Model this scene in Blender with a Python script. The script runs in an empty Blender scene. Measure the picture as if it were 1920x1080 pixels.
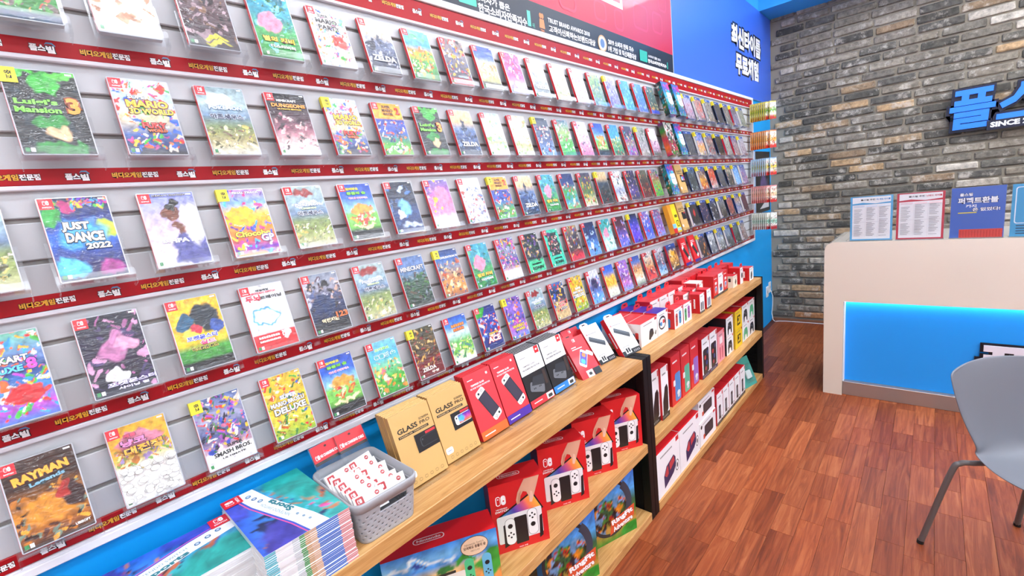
import bpy, math, random
import numpy as np
from mathutils import Matrix, Vector

SC = bpy.context.scene
COL = SC.collection
R = math.radians

# ------------------------------------------------------------------ camera
RIGHT = Vector((0.66315104, -0.74017557, -0.1112242))
DOWN = Vector((-0.20686976, -0.03843907, -0.97761308))
FWD = Vector((0.71932997, 0.67131405, -0.17861085))
CAMLOC = Vector((0.0, -1.28, 1.605))
cd = bpy.data.cameras.new('camera')
cd.sensor_width = 36.0
cd.lens = 862.35 / 1920 * 36
cd.clip_start = 0.02
cam = bpy.data.objects.new('camera', cd)
m = Matrix.Identity(4)
for i in range(3):
    m[i][0] = RIGHT[i]; m[i][1] = -DOWN[i]; m[i][2] = -FWD[i]; m[i][3] = CAMLOC[i]
cam.matrix_world = m
COL.objects.link(cam)
SC.camera = cam

def project(p):
    v = Vector(p) - CAMLOC
    z = v.dot(FWD)
    if z < 0.05:
        return None
    return (960 + 862.35 * v.dot(RIGHT) / z, 540 + 862.35 * v.dot(DOWN) / z)

# ------------------------------------------------------------------ world, exposure
wd = bpy.data.worlds.new('world'); SC.world = wd
wd.use_nodes = True
wd.node_tree.nodes['Background'].inputs[0].default_value = (0.95, 0.97, 1.0, 1)
wd.node_tree.nodes['Background'].inputs[1].default_value = 0.55
SC.view_settings.view_transform = 'Standard'
SC.view_settings.look = 'None'
SC.view_settings.gamma = 1.0
SC.view_settings.use_curve_mapping = False
SC.view_settings.exposure = 0.0
LAMP_STRENGTH = 21.0      # emission of the ceiling light panels

# ------------------------------------------------------------------ colour, materials
def s2l(c):
    return c / 12.92 if c <= 0.04045 else ((c + 0.055) / 1.055) ** 2.4
_hx = {}
def hx(h):
    if isinstance(h, tuple):
        return h
    if h not in _hx:
        k = h.lstrip('#')
        if len(k) == 3:
            k = ''.join(c * 2 for c in k)
        _hx[h] = tuple(s2l(int(k[i:i + 2], 16) / 255) for i in (0, 2, 4)) + (1.0,)
    return _hx[h]

MATS = {}
def mat(name, col='#888', rough=0.5, metal=0.0, coat=0.0, spec=0.5, emit=0.0):
    if name in MATS:
        return MATS[name]
    ma = bpy.data.materials.new(name)
    ma.use_nodes = True
    b = ma.node_tree.nodes['Principled BSDF']
    b.inputs['Base Color'].default_value = hx(col)
    b.inputs['Roughness'].default_value = rough
    b.inputs['Metallic'].default_value = metal
    b.inputs['Coat Weight'].default_value = coat
    b.inputs['Coat Roughness'].default_value = 0.06
    b.inputs['Specular IOR Level'].default_value = spec
    if emit:
        b.inputs['Emission Color'].default_value = hx(col)
        b.inputs['Emission Strength'].default_value = emit
    MATS[name] = ma
    return ma

def nodes(ma):
    nt = ma.node_tree
    return nt, nt.nodes['Principled BSDF'], nt.nodes.new, nt.links.new

def print_mat(name, rough, coat, wrinkle=0.0):
    ma = mat(name, '#fff', rough, 0, coat)
    nt, b, N, L = nodes(ma)
    a = N('ShaderNodeVertexColor'); a.layer_name = 'Col'
    L(a.outputs['Color'], b.inputs['Base Color'])
    if wrinkle:
        tc = N('ShaderNodeTexCoord'); mp = N('ShaderNodeMapping')
        oi = N('ShaderNodeObjectInfo'); ad = N('ShaderNodeVectorMath')
        mp.inputs['Scale'].default_value = (28, 28, 75)
        mp.inputs['Rotation'].default_value = (0, 0.5, 0)
        L(tc.outputs['Object'], ad.inputs[0]); L(oi.outputs['Random'], ad.inputs[1])
        L(ad.outputs[0], mp.inputs[0])
        no = N('ShaderNodeTexNoise'); no.inputs['Scale'].default_value = 1.0
        no.inputs['Detail'].default_value = 2.0; no.inputs['Distortion'].default_value = 1.2
        L(mp.outputs[0], no.inputs['Vector'])
        bu = N('ShaderNodeBump'); bu.inputs['Strength'].default_value = wrinkle
        bu.inputs['Distance'].default_value = 0.01
        L(no.outputs['Fac'], bu.inputs['Height']); L(bu.outputs[0], b.inputs['Coat Normal'])
    return ma

CARD = print_mat('printed_card', 0.42, 0.15)
WRAP = print_mat('wrapped_print', 0.45, 0.8, 0.6)
PLAIN = print_mat('painted_plastic', 0.35, 0.0)

def acrylic_mat():
    ma = mat('clear_acrylic')
    nt = ma.node_tree; nt.nodes.clear()
    N, L = nt.nodes.new, nt.links.new
    out = N('ShaderNodeOutputMaterial'); mx = N('ShaderNodeMixShader')
    tr = N('ShaderNodeBsdfTransparent'); gl = N('ShaderNodeBsdfGlossy'); fr = N('ShaderNodeMath'); lw = N('ShaderNodeLayerWeight')
    fr.operation = 'MULTIPLY_ADD'; pw = N('ShaderNodeMath'); pw.operation = 'POWER'; pw.inputs[1].default_value = 3.0
    L(lw.outputs['Facing'], pw.inputs[0]); L(pw.outputs[0], fr.inputs[0]); fr.inputs[1].default_value = 0.5; fr.inputs[2].default_value = 0.03
    tr.inputs[0].default_value = (0.95, 0.96, 0.97, 1)
    gl.inputs['Roughness'].default_value = 0.16
    gl.inputs[0].default_value = (1, 1, 1, 1)
    lw.inputs[0].default_value = 0.5
    L(fr.outputs[0], mx.inputs[0]); L(tr.outputs[0], mx.inputs[1]); L(gl.outputs[0], mx.inputs[2])
    L(mx.outputs[0], out.inputs[0])
    return ma
ACR = acrylic_mat()

def wood_mat(name, c1, c2, c3, scale=1.0, axis='x', rand=0.0, rough=0.4, tones=None, spread=0.25):
    ma = mat(name, c1, rough)
    nt, b, N, L = nodes(ma)
    tc = N('ShaderNodeTexCoord'); mp = N('ShaderNodeMapping')
    mp.inputs['Scale'].default_value = (2.2 * scale, 34 * scale, 34 * scale) if axis == 'x' else (34 * scale, 2.2 * scale, 34 * scale)
    oi = N('ShaderNodeObjectInfo'); ad = N('ShaderNodeVectorMath'); mu = N('ShaderNodeVectorMath'); mu.operation = 'SCALE'
    L(oi.outputs['Random'], mu.inputs[0]); mu.inputs['Scale'].default_value = 37.0
    L(tc.outputs['Object'], ad.inputs[0]); L(mu.outputs[0], ad.inputs[1]); L(ad.outputs[0], mp.inputs[0])
    no = N('ShaderNodeTexNoise'); no.inputs['Scale'].default_value = 1.4; no.inputs['Detail'].default_value = 6
    no.inputs['Distortion'].default_value = 1.6; no.inputs['Roughness'].default_value = 0.62
    L(mp.outputs[0], no.inputs['Vector'])
    rp = N('ShaderNodeValToRGB'); e = rp.color_ramp.elements
    e[0].position = 0.5 - spread; e[0].color = hx(c2); e[1].position = 0.5 + spread; e[1].color = hx(c3)
    k = e.new(0.5); k.color = hx(c1)
    L(no.outputs['Fac'], rp.inputs[0])
    if tones:
        rt = N('ShaderNodeValToRGB'); rt.color_ramp.interpolation = 'LINEAR'
        el = rt.color_ramp.elements
        el[0].color = hx(tones[0]); el[1].color = hx(tones[-1])
        for i, t in enumerate(tones[1:-1], 1):
            q = el.new(i / (len(tones) - 1)); q.color = hx(t)
        L(oi.outputs['Random'], rt.inputs[0])
        mx = N('ShaderNodeMix'); mx.data_type = 'RGBA'; mx.blend_type = 'MULTIPLY'; mx.inputs[0].default_value = 1.0
        L(rp.outputs[0], mx.inputs[6]); L(rt.outputs[0], mx.inputs[7]); L(mx.outputs[2], b.inputs['Base Color'])
    else:
        L(rp.outputs[0], b.inputs['Base Color'])
    bu = N('ShaderNodeBump'); bu.inputs['Strength'].default_value = 0.12; bu.inputs['Distance'].default_value = 0.002
    L(no.outputs['Fac'], bu.inputs['Height']); L(bu.outputs[0], b.inputs['Normal'])
    return ma

OAK = wood_mat('oak_board', '#c9965a', '#a8743a', '#dab076', 1.0, spread=0.22)
FLOORWOOD = wood_mat('merbau_block', '#a65730', '#74391f', '#c67a4a', 0.75, tones=['#bcaca8', '#ffffff', '#dccfc8', '#c8b6ae', '#f4e6dc', '#d2c2ba'], rough=0.42)
FLOORWOOD.node_tree.nodes['Principled BSDF'].inputs['Specular IOR Level'].default_value = 0.3

def brick_mat(name, attr):
    ma = mat(name, '#777', 0.85)
    nt, b, N, L = nodes(ma)
    if attr:
        base = N('ShaderNodeVertexColor'); base.layer_name = 'Col'
    else:
        base = N('ShaderNodeObjectInfo')
    tc = N('ShaderNodeTexCoord'); geo = N('ShaderNodeNewGeometry')
    no = N('ShaderNodeTexNoise'); no.inputs['Scale'].default_value = 22; no.inputs['Detail'].default_value = 6; no.inputs['Roughness'].default_value = 0.7
    L(geo.outputs['Position'], no.inputs['Vector'])
    r1 = N('ShaderNodeValToRGB'); r1.color_ramp.elements[0].position = 0.3; r1.color_ramp.elements[0].color = (0.45, 0.45, 0.45, 1)
    r1.color_ramp.elements[1].position = 0.7; r1.color_ramp.elements[1].color = (1.35, 1.35, 1.35, 1)
    L(no.outputs['Fac'], r1.inputs[0])
    mx = N('ShaderNodeMix'); mx.data_type = 'RGBA'; mx.blend_type = 'MULTIPLY'; mx.inputs[0].default_value = 1
    L(base.outputs['Color'], mx.inputs[6]); L(r1.outputs[0], mx.inputs[7])
    n2 = N('ShaderNodeTexNoise'); n2.inputs['Scale'].default_value = 9; n2.inputs['Detail'].default_value = 8; n2.inputs['Roughness'].default_value = 0.75
    L(geo.outputs['Position'], n2.inputs['Vector'])
    r2 = N('ShaderNodeValToRGB'); r2.color_ramp.elements[0].position = 0.53; r2.color_ramp.elements[0].color = (0, 0, 0, 1)
    r2.color_ramp.elements[1].position = 0.66; r2.color_ramp.elements[1].color = (0.75, 0.75, 0.75, 1)
    L(n2.outputs['Fac'], r2.inputs[0])
    m2 = N('ShaderNodeMix'); m2.data_type = 'RGBA'
    L(r2.outputs[0], m2.inputs[0]); L(mx.outputs[2], m2.inputs[6]); m2.inputs[7].default_value = hx('#d8cfc0')
    L(m2.outputs[2], b.inputs['Base Color'])
    bu = N('ShaderNodeBump'); bu.inputs['Strength'].default_value = 0.6; bu.inputs['Distance'].default_value = 0.006
    L(no.outputs['Fac'], bu.inputs['Height']); L(bu.outputs[0], b.inputs['Normal'])
    return ma

# ------------------------------------------------------------------ mesh building
class MB:
    def __init__(s):
        s.v = []; s.f = []; s.c = []
    def add(s, vs, fs, col='#fff'):
        o = len(s.v); s.v += [tuple(p) for p in vs]; c = hx(col); s.c += [c] * len(vs)
        s.f += [tuple(i + o for i in f) for f in fs]
    def box(s, x0, y0, z0, x1, y1, z1, col='#fff', **faces):
        F = {'bottom': ((x0, y1, z0), (x1, y1, z0), (x1, y0, z0), (x0, y0, z0)),
             'top': ((x0, y0, z1), (x1, y0, z1), (x1, y1, z1), (x0, y1, z1)),
             'front': ((x0, y0, z0), (x1, y0, z0), (x1, y0, z1), (x0, y0, z1)),
             'back': ((x1, y1, z0), (x0, y1, z0), (x0, y1, z1), (x1, y1, z1)),
             'left': ((x0, y1, z0), (x0, y0, z0), (x0, y0, z1), (x0, y1, z1)),
             'right': ((x1, y0, z0), (x1, y1, z0), (x1, y1, z1), (x1, y0, z1))}
        for k, q in F.items():
            s.add(q, [(0, 1, 2, 3)], faces.get(k, col))
        return s
    def bevbox(s, x0, y0, z0, x1, y1, z1, b, col='#fff'):
        # box with chamfered edges, 26 faces
        xs = (x0, x0 + b, x1 - b, x1); ys = (y0, y0 + b, y1 - b, y1); zs = (z0, z0 + b, z1 - b, z1)
        idx = {}; vs = []
        def V(i, j, k):
            if (i, j, k) not in idx:
                idx[(i, j, k)] = len(vs); vs.append((xs[i], ys[j], zs[k]))
            return idx[(i, j, k)]
        fs = []
        inn = (1, 2)
        for k, fl in ((0, 1), (3, 0)):
            q = [V(1, 1, k), V(2, 1, k), V(2, 2, k), V(1, 2, k)]; fs.append(q[::-1] if fl else q)
        for j, fl in ((0, 0), (3, 1)):
            q = [V(1, j, 1), V(2, j, 1), V(2, j, 2), V(1, j, 2)]; fs.append(q[::-1] if fl else q)
        for i, fl in ((0, 1), (3, 0)):
            q = [V(i, 1, 1), V(i, 2, 1), V(i, 2, 2), V(i, 1, 2)]; fs.append(q[::-1] if fl else q)
        for j in (0, 3):
            for k in (0, 3):
                jj = 1 if j == 0 else 2; kk = 1 if k == 0 else 2
                fs.append([V(1, j, kk), V(2, j, kk), V(2, jj, k), V(1, jj, k)])
        for i in (0, 3):
            for k in (0, 3):
                ii = 1 if i == 0 else 2; kk = 1 if k == 0 else 2
                fs.append([V(i, 1, kk), V(i, 2, kk), V(ii, 2, k), V(ii, 1, k)])
        for i in (0, 3):
            for j in (0, 3):
                ii = 1 if i == 0 else 2; jj = 1 if j == 0 else 2
                fs.append([V(i, jj, 1), V(i, jj, 2), V(ii, j, 2), V(ii, j, 1)])
                for k in (0, 3):
                    kk = 1 if k == 0 else 2
                    fs.append([V(i, jj, kk), V(ii, j, kk), V(ii, jj, k)])
        s.add(vs, fs, col)
        return s
    def prism(s, pts, a0, a1, axis='y', col='#fff', side=None):
        # pts: 2D outline; axis the extrusion direction: y -> (u, a, v), z -> (u, v, a), x -> (a, u, v)
        def P(p, a):
            return {'y': (p[0], a, p[1]), 'z': (p[0], p[1], a), 'x': (a, p[0], p[1])}[axis]
        n = len(pts)
        s.add([P(p, a0) for p in pts], [tuple(range(n))], col)
        s.add([P(p, a1) for p in pts], [tuple(range(n))[::-1]], col)
        for i in range(n):
            j = (i + 1) % n
            s.add([P(pts[i], a0), P(pts[j], a0), P(pts[j], a1), P(pts[i], a1)], [(3, 2, 1, 0)], side or col)
        return s
    def tube(s, path, r, n=10, col='#fff', cap=True):
        path = [Vector(p) for p in path]; rings = []
        up = None
        for i, p in enumerate(path):
            t = (path[min(i + 1, len(path) - 1)] - path[max(i - 1, 0)]).normalized()
            if up is None:
                up = t.orthogonal().normalized()
            up = (up - t * up.dot(t)).normalized()
            sd = t.cross(up)
            rr = r[i] if isinstance(r, (list, tuple)) else r
            rings.append([p + (up * math.cos(2 * math.pi * k / n) + sd * math.sin(2 * math.pi * k / n)) * rr for k in range(n)])
        vs = [v for q in rings for v in q]; fs = []
        for i in range(len(rings) - 1):
            for k in range(n):
                a = i * n + k; b_ = i * n + (k + 1) % n
                fs.append((a, b_, b_ + n, a + n))
        if cap:
            fs.append(tuple(range(n))[::-1]); o = (len(rings) - 1) * n; fs.append(tuple(range(o, o + n)))
        s.add(vs, fs, col)
        return s
    def mesh(s, name, ma=None, smooth=False):
        me = bpy.data.meshes.new(name)
        me.from_pydata(s.v, [], s.f)
        ca = me.color_attributes.new('Col', 'FLOAT_COLOR', 'POINT')
        ca.data.foreach_set('color', np.array(s.c, dtype=np.float32).ravel())
        if ma:
            me.materials.append(ma)
        if smooth:
            me.polygons.foreach_set('use_smooth', [True] * len(me.polygons))
        me.update()
        return me

def rrect(x0, y0, x1, y1, r, n=4):
    out = []
    for cx, cy, a in ((x1 - r, y0 + r, -90), (x1 - r, y1 - r, 0), (x0 + r, y1 - r, 90), (x0 + r, y0 + r, 180)):
        for i in range(n + 1):
            t = R(a + 90 * i / n); out.append((cx + r * math.cos(t), cy + r * math.sin(t)))
    return out

def obj(name, me, parent=None, loc=(0, 0, 0), rot=(0, 0, 0)):
    o = bpy.data.objects.new(name, me)
    COL.objects.link(o)
    o.location = loc; o.rotation_euler = rot
    if parent:
        o.parent = parent
    return o

def tag(o, label, cat, group=None, kind=None):
    o['label'] = label
    if cat:
        o['category'] = cat
    if group:
        o['group'] = group
    if kind:
        o['kind'] = kind
    return o

def thing(name, label, cat, loc=(0, 0, 0), rot=(0, 0, 0), group=None):
    o = bpy.data.objects.new(name, None)
    o.empty_display_size = 0.05
    COL.objects.link(o); o.location = loc; o.rotation_euler = rot
    return tag(o, label, cat, group)

def solo(name, me, label, cat, loc=(0, 0, 0), rot=(0, 0, 0), group=None):
    return tag(obj(name, me, None, loc, rot), label, cat, group)

def struct(name, me, label, loc=(0, 0, 0)):
    o = obj(name, me, None, loc)
    o['kind'] = 'structure'; o['label'] = label
    return o

# ------------------------------------------------------------------ text and flat print
_TX = {}
def text_tris(body, bold=0.0, extrude=0.0):
    k = (body, round(bold, 4), round(extrude, 4))
    if k not in _TX:
        cu = bpy.data.curves.new('t', 'FONT'); cu.body = body; cu.size = 1; cu.offset = bold; cu.resolution_u = 2
        if extrude:
            cu.extrude = extrude; cu.fill_mode = 'BOTH'
        else:
            cu.fill_mode = 'FRONT'
        ob = bpy.data.objects.new('t', cu); me = ob.to_mesh()
        v = np.array([p.co[:] for p in me.vertices]).reshape(-1, 3)
        f = [tuple(p.vertices) for p in me.polygons]
        ob.to_mesh_clear(); bpy.data.objects.remove(ob); bpy.data.curves.remove(cu)
        _TX[k] = (v, f)
    return _TX[k]

class PR(MB):
    """flat print on a face: (u right, v up, layer) mapped into the object's local frame"""
    def __init__(s, w, h, fr=lambda u, v, l: (u, -l, v)):
        super().__init__(); s.w = w; s.h = h; s.fr = fr; s.l = 0.0003
    def frame(s, fr, w, h):
        s.fr = fr; s.w = w; s.h = h; s.l = 0.0003; return s
    def poly(s, pts, col, tri=None):
        s.l += 0.00012
        s.add([s.fr(u, v, s.l) for u, v in pts], tri or [tuple(range(len(pts)))], col); return s
    def rect(s, x, y, w, h, col):
        return s.poly([(x, y), (x + w, y), (x + w, y + h), (x, y + h)], col)
    def fr_rect(s, x0, y0, x1, y1, col):           # fractions of the face, y from the top
        return s.rect(x0 * s.w, (1 - y1) * s.h, (x1 - x0) * s.w, (y1 - y0) * s.h, col)
    def ell(s, cx, cy, rx, ry, col, n=20, rot=0.0):
        c, q = math.cos(rot), math.sin(rot)
        return s.poly([(cx + rx * math.cos(t) * c - ry * math.sin(t) * q, cy + rx * math.cos(t) * q + ry * math.sin(t) * c)
                       for t in (2 * math.pi * i / n for i in range(n))], col)
    def ring(s, pts_out, pts_in, col):
        n = len(pts_out); s.l += 0.00012
        vs = [s.fr(u, v, s.l) for u, v in pts_out + pts_in]
        return s.add(vs, [(i, (i + 1) % n, n + (i + 1) % n, n + i) for i in range(n)], col) or s
    def rr(s, x, y, w, h, r, col):
        return s.poly(rrect(x, y, x + w, y + h, min(r, w / 2.01, h / 2.01)), col)
    def text(s, body, x, y, h=None, w=None, col='#fff', al='c', bold=0.03, out=None, outw=0.06, rot=0.0, shear=0.0):
        if body.startswith('='):                       # small print too blurred to read: a row of short dashes
            h_ = h or w / 5; w_ = w or h_ * 5; n = max(3, int(w_ / h_ * 1.1)); st_ = w_ / n
            cr, sr = math.cos(rot), math.sin(rot)
            for lay, c_, g in ((0, out, .12), (1, col, 0)) if out else ((1, col, 0),):
                s.l += 0.00012; vs = []; fs = []
                for i in range(n):
                    a0 = -w_ / 2 + st_ * (i + .1) - g * h_; a1 = -w_ / 2 + st_ * (i + .9) + g * h_; k = len(vs)
                    for a, b_ in ((a0, -h_ * (.5 + g)), (a1, -h_ * (.5 + g)), (a1, h_ * (.32 + .18 * (i % 2) + g)), (a0, h_ * (.5 - .18 * (i % 2) + g))):
                        vs.append(s.fr(x + a * cr - b_ * sr, y + a * sr + b_ * cr, s.l))
                    fs.append((k, k + 1, k + 2, k + 3))
                s.add(vs, fs, c_)
            return s
        v0, f = text_tris(body, bold)
        if len(v0) == 0:
            return s
        lo = v0.min(0); hi = v0.max(0); bw, bh = hi[0] - lo[0], hi[1] - lo[1]
        if h is None:
            sy = sx = w / bw
        elif w is None:
            sy = sx = h / bh
        else:
            sx = w / bw; sy = h / bh
        ctr = ((lo[0] + hi[0]) / 2, (lo[1] + hi[1]) / 2)
        ox = {'c': 0, 'l': bw * sx / 2, 'r': -bw * sx / 2}[al]
        cr, sr = math.cos(rot), math.sin(rot)
        lays = ([(bold + outw, out)] if out else []) + [(bold, col)]
        for b_, c_ in lays:
            v, f = text_tris(body, b_)
            s.l += 0.00015
            pts = []
            for p in v:
                a = (p[0] - ctr[0]) * sx; b2 = (p[1] - ctr[1]) * sy
                a += b2 * shear; a += ox
                pts.append(s.fr(x + a * cr - b2 * sr, y + a * sr + b2 * cr, s.l))
            s.add(pts, f, c_)
        return s
    def ft(s, body, xc, yc, hh, col='#fff', ww=None, **k):   # centre in fractions (y from the top), height fraction
        return s.text(body, xc * s.w, (1 - yc) * s.h, hh * s.h, ww * s.w if ww else None, col, **k)
    def art(s, stops, blobs=(), nx=20, ny=30, x0=0, y0=0, w=None, h=None, seed=1, conf=None, gam=1.3, detail=0.3):
        """painted ground: vertical colour stops, soft blobs and scattered patches, as a grid of coloured points"""
        w = w or s.w; h = h or s.h
        U, V = np.meshgrid(np.linspace(0, 1, nx + 1), np.linspace(0, 1, ny + 1))
        ts = [t for t, _ in stops]; cs = np.array([hx(c)[:3] for _, c in stops])
        C = np.stack([np.interp(V, ts, cs[:, i]) for i in range(3)], -1)
        rs = np.random.RandomState(seed); asp = h / w
        allb = []
        # irregular outlines: the sheet's coordinates are bent by a few waves
        U0, V0 = U, V
        for k, am in ((5, .034), (9, .026), (17, .016), (29, .008)):
            a1, a2, p1, p2 = rs.uniform(.5, 1.5, 2).tolist() + rs.uniform(0, 6.3, 2).tolist()
            U = U + am * np.sin(k * (a1 * V0 * asp + .6 * U0) * 1.7 + p1)
            V = V + am / asp * np.sin(k * (a2 * U0 - .5 * V0 * asp) * 1.7 + p2)
        if conf:
            n, pal, (a0, b0, a1, b1), (rmin, rmax) = conf
            for q_ in range(int(n * 4.2)):
                rr_ = rs.uniform(rmin, rmax) * (1.0 if q_ < n * .6 else .52); e = rs.uniform(0.2, 0.7)
                allb.append((rs.uniform(a0, a1), rs.uniform(b0, b1), rr_, rr_ * e / asp * 1.3, pal[rs.randint(len(pal))], 0.12, rs.uniform(-1.5, 1.5)))
        allb += [tuple(b[:5]) + ((b[5] if len(b) > 5 else .3) * .45,) + tuple(b[6:]) for b in blobs]
        for b in allb:
            bx, by, rx, ry, c = b[:5]; soft = b[5] if len(b) > 5 else 0.3; an = b[6] if len(b) > 6 else 0.0
            du = (U - bx); dv = (V - by) * asp
            a = (du * math.cos(an) + dv * math.sin(an)) / rx; d = (-du * math.sin(an) + dv * math.cos(an)) / (ry * asp)
            q = np.sqrt(a * a + d * d)
            k = np.clip((1 + soft / 2 - q) / max(soft, 0.02), 0, 1)[..., None]
            C = C * (1 - k) + np.array(hx(c)[:3]) * k
        q = rs.uniform(0, 6.3, 6); A_ = asp
        tex = np.sin(19 * U + 7 * V * A_ + q[0]) * np.sin(15 * V * A_ - 5 * U + q[1]) + .7 * np.sin(37 * U - 21 * V * A_ + q[2]) * np.sin(33 * V * A_ + 11 * U + q[3]) + .5 * np.sin(71 * U + q[4]) * np.sin(67 * V * A_ + q[5])
        C = np.clip(C, 0, 1) ** gam * (1 + (detail * tex / 1.3)[..., None])
        C = np.clip(C, 0, 1)
        s.l += 0.00012
        o = len(s.v)
        Cl = C.reshape(-1, 3).tolist()
        s.v += [s.fr(x0 + w * i / nx, y0 + h * (1 - j / ny), s.l) for j in range(ny + 1) for i in range(nx + 1)]
        s.c += [(c[0], c[1], c[2], 1.0) for c in Cl]
        W = nx + 1
        for j in range(ny):
            for i in range(nx):
                a = o + j * W + i
                s.f.append((a + W, a + W + 1, a + 1, a))
        return s

def console_mark(p, x, y, w, white='#fff', red='#d8232a'):
    """the two-controller emblem, w wide, lower-left corner x y"""
    h = w; g = w * 0.05; hw = (w - g) / 2; r = w * 0.24
    L_ = rrect(x, y, x + hw, y + h, min(r, hw * .49)); t = w * 0.085
    L2 = rrect(x + t, y + t, x + hw - t * .6, y + h - t, min(r - t, hw * .3))
    p.ring(L_, L2, white)
    p.ell(x + hw * .5, y + h * .7, w * .075, w * .075, white, 10)
    p.rr(x + hw + g, y, hw, h, r, white)
    p.ell(x + hw + g + hw * .52, y + h * .42, w * .085, w * .085, red, 10)

def corner_logo(p, s_=0.021, detail=True):
    """red corner square with emblem and small wordmark on a game sleeve"""
    x = 0.0; y = p.h - s_ * 1.02
    p.rect(x, y, s_, s_ * 1.02, '#e0202c')
    if detail:
        console_mark(p, x + s_ * .3, y + s_ * .42, s_ * .42, '#fff', '#e0202c')
        p.text('SWITCH', x + s_ * .52, y + s_ * .2, s_ * .13, None, '#fff', bold=.04)
    else:
        p.rr(x + s_ * .3, y + s_ * .35, s_ * .4, s_ * .45, s_ * .1, '#f6c9cb')

# ================================================================== the room
random.seed(11)
WX = 5.62                                   # brick wall
BLUE = mat('blue_wall_paint', '#10a6f4', 0.5, spec=.3)
SKY = mat('sky_blue_paint', '#3aaef6', 0.5)
WHITEP = mat('white_paint', '#ecebe8', 0.6)
struct('wall_left', MB().box(-2.6, 0.02, 0, WX + .1, 0.12, 3.125).mesh('wall_left', BLUE), 'blue painted wall behind the game display')
struct('trim_1', MB().box(-2.6, 0.018, 3.125, WX + .1, 0.12, 3.6).mesh('trim', SKY), 'sky blue wall band above the posters')
struct('trim_2', MB().box(5.215, -4.4, 3.125, WX + .1, 0.018, 3.6).mesh('trim', SKY), 'sky blue dropped beam above the brick wall')
struct('ceiling', MB().box(-2.6, -4.5, 3.6, WX + .1, 0.12, 3.7).mesh('ceiling', WHITEP), 'white ceiling')
struct('wall_right', MB().box(-2.6, -4.6, 0, WX + .1, -4.5, 3.6).mesh('wall_right', WHITEP), 'white wall across the shop')
struct('wall_front', MB().box(-2.7, -4.6, 0, -2.6, 0.12, 3.6).mesh('wall_front', WHITEP), 'white wall behind the viewer')

# ---- floor of printed wood blocks
fl = struct('floor', MB().box(-2.6, -4.5, -0.05, WX + .1, 0.12, -0.004).mesh('floor', mat('floor_joint', '#5a2c1c', .6)), 'reddish brown wood block floor')
BW = 0.0935
lens_ = [0.22, 0.30, 0.36, 0.42, 0.50]
blk = {}
for L_ in lens_:
    blk[L_] = MB().bevbox(0, 0, -0.006, L_ - .0008, BW - .0008, 0, .0006).mesh('floor_block', FLOORWOOD)
cand = []; rest = MB()
for j in range(0, 48):
    y0 = -0.028 - BW * (j + 1)
    x = -2.6 - random.random() * .4
    while x < WX:
        L_ = random.choice(lens_)
        p = project((x + L_ / 2, y0 + BW / 2, 0))
        seen = p and -30 < p[0] < 1960 and 560 < p[1] < 1110 and x > 0.9 and y0 < -0.24 and not (x > 3.85 and y0 < -.9)
        if seen:
            cand.append(((Vector((x, y0, 0)) - CAMLOC).length, x, y0, L_))
        else:
            rest.bevbox(x, y0, -0.006, x + L_ - .0008, y0 + BW - .0008, 0, .0006)
        x += L_
cand.sort()
for d, x, y0, L_ in cand[:290]:
    obj('floor_block', blk[L_], fl, (x, y0, 0))
for d, x, y0, L_ in cand[290:]:
    rest.bevbox(x, y0, -0.006, x + L_ - .0008, y0 + BW - .0008, 0, .0006)
o = obj('floor_blocks', rest.mesh('floor_blocks', FLOORWOOD), fl); o['kind'] = 'stuff'

# ---- brick wall
wb = struct('wall_back', MB().box(WX, -4.5, 0, WX + .1, 0.02, 3.2).mesh('wall_back', mat('mortar', '#9a9282', .9)), 'rustic grey brick wall at the end of the shop')
BRICK = brick_mat('old_brick', False); BRICKA = brick_mat('old_brick_far', True)
PAL = ['#6e6a60', '#7c766a', '#8f877a', '#58554d', '#9e9585', '#b3a998', '#65625a', '#9c8468', '#c0a078', '#827b6e', '#cbc2b2', '#a88f70', '#4c4a44', '#b07c50', '#8e8575']
PW = [10, 10, 12, 8, 10, 7, 9, 5, 3, 10, 4, 5, 5, 1, 9]
def brick_mesh(seed, L_, H_):
    rs = random.Random(seed); b = MB(); b.bevbox(-.020, -L_ / 2, -H_ / 2, .004, L_ / 2, H_ / 2, .006)
    b.v = [(p[0] + rs.uniform(-.003, .003), p[1] + rs.uniform(-.004, .004), p[2] + rs.uniform(-.004, .004)) for p in b.v]
    return b
BH = 0.0742
bl = [(0.20, 0.052), (0.235, 0.054), (0.26, 0.055), (0.285, 0.053), (0.12, 0.053)]
bm = {}
for i, (L_, H_) in enumerate(bl):
    for k in range(3):
        bm[(i, k)] = brick_mesh(i * 7 + k, L_, H_)
bme = {k: b.mesh('brick', BRICK) for k, b in bm.items()}
cand = []
for r_ in range(43):
    z = 0.045 + BH * (r_ + .5)
    y = 0.015 - (r_ * 0.093) % 0.27 * .5
    i = 4 if r_ % 3 == 1 else random.choice((0, 1))
    first = True
    while y > -4.4:
        if not first:
            i = random.choice((1, 2, 2, 2, 3, 3))
        first = False
        L_ = bl[i][0]; yc = y - L_ / 2
        col = random.choices(PAL, PW)[0]
        p = project((WX, yc, z)); 
        vis = p and 1430 < p[0] < 1930 and -20 < p[1] < 620 and not (p[1] > 470 and p[0] > 1560)
        cand.append((0 if vis else 1, (Vector((WX, yc, z)) - CAMLOC).length, yc, z, i, random.randrange(3), col))
        y -= L_ + .018
cand.sort()
far = MB()
n_ = 0
for vis, d, yc, z, i, k, col in cand:
    if vis == 0 and n_ < 295:
        o = obj('brick', bme[(i, k)], wb, (WX, yc, z), (R(random.uniform(-.5, .5)), 0, 0)); o.color = hx(col); n_ += 1
    else:
        b = bm[(i, k)]
        far.add([(p[0] + WX, p[1] + yc, p[2] + z) for p in b.v], b.f, col)
o = obj('bricks', far.mesh('bricks', BRICKA), wb); o['kind'] = 'stuff'
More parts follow.
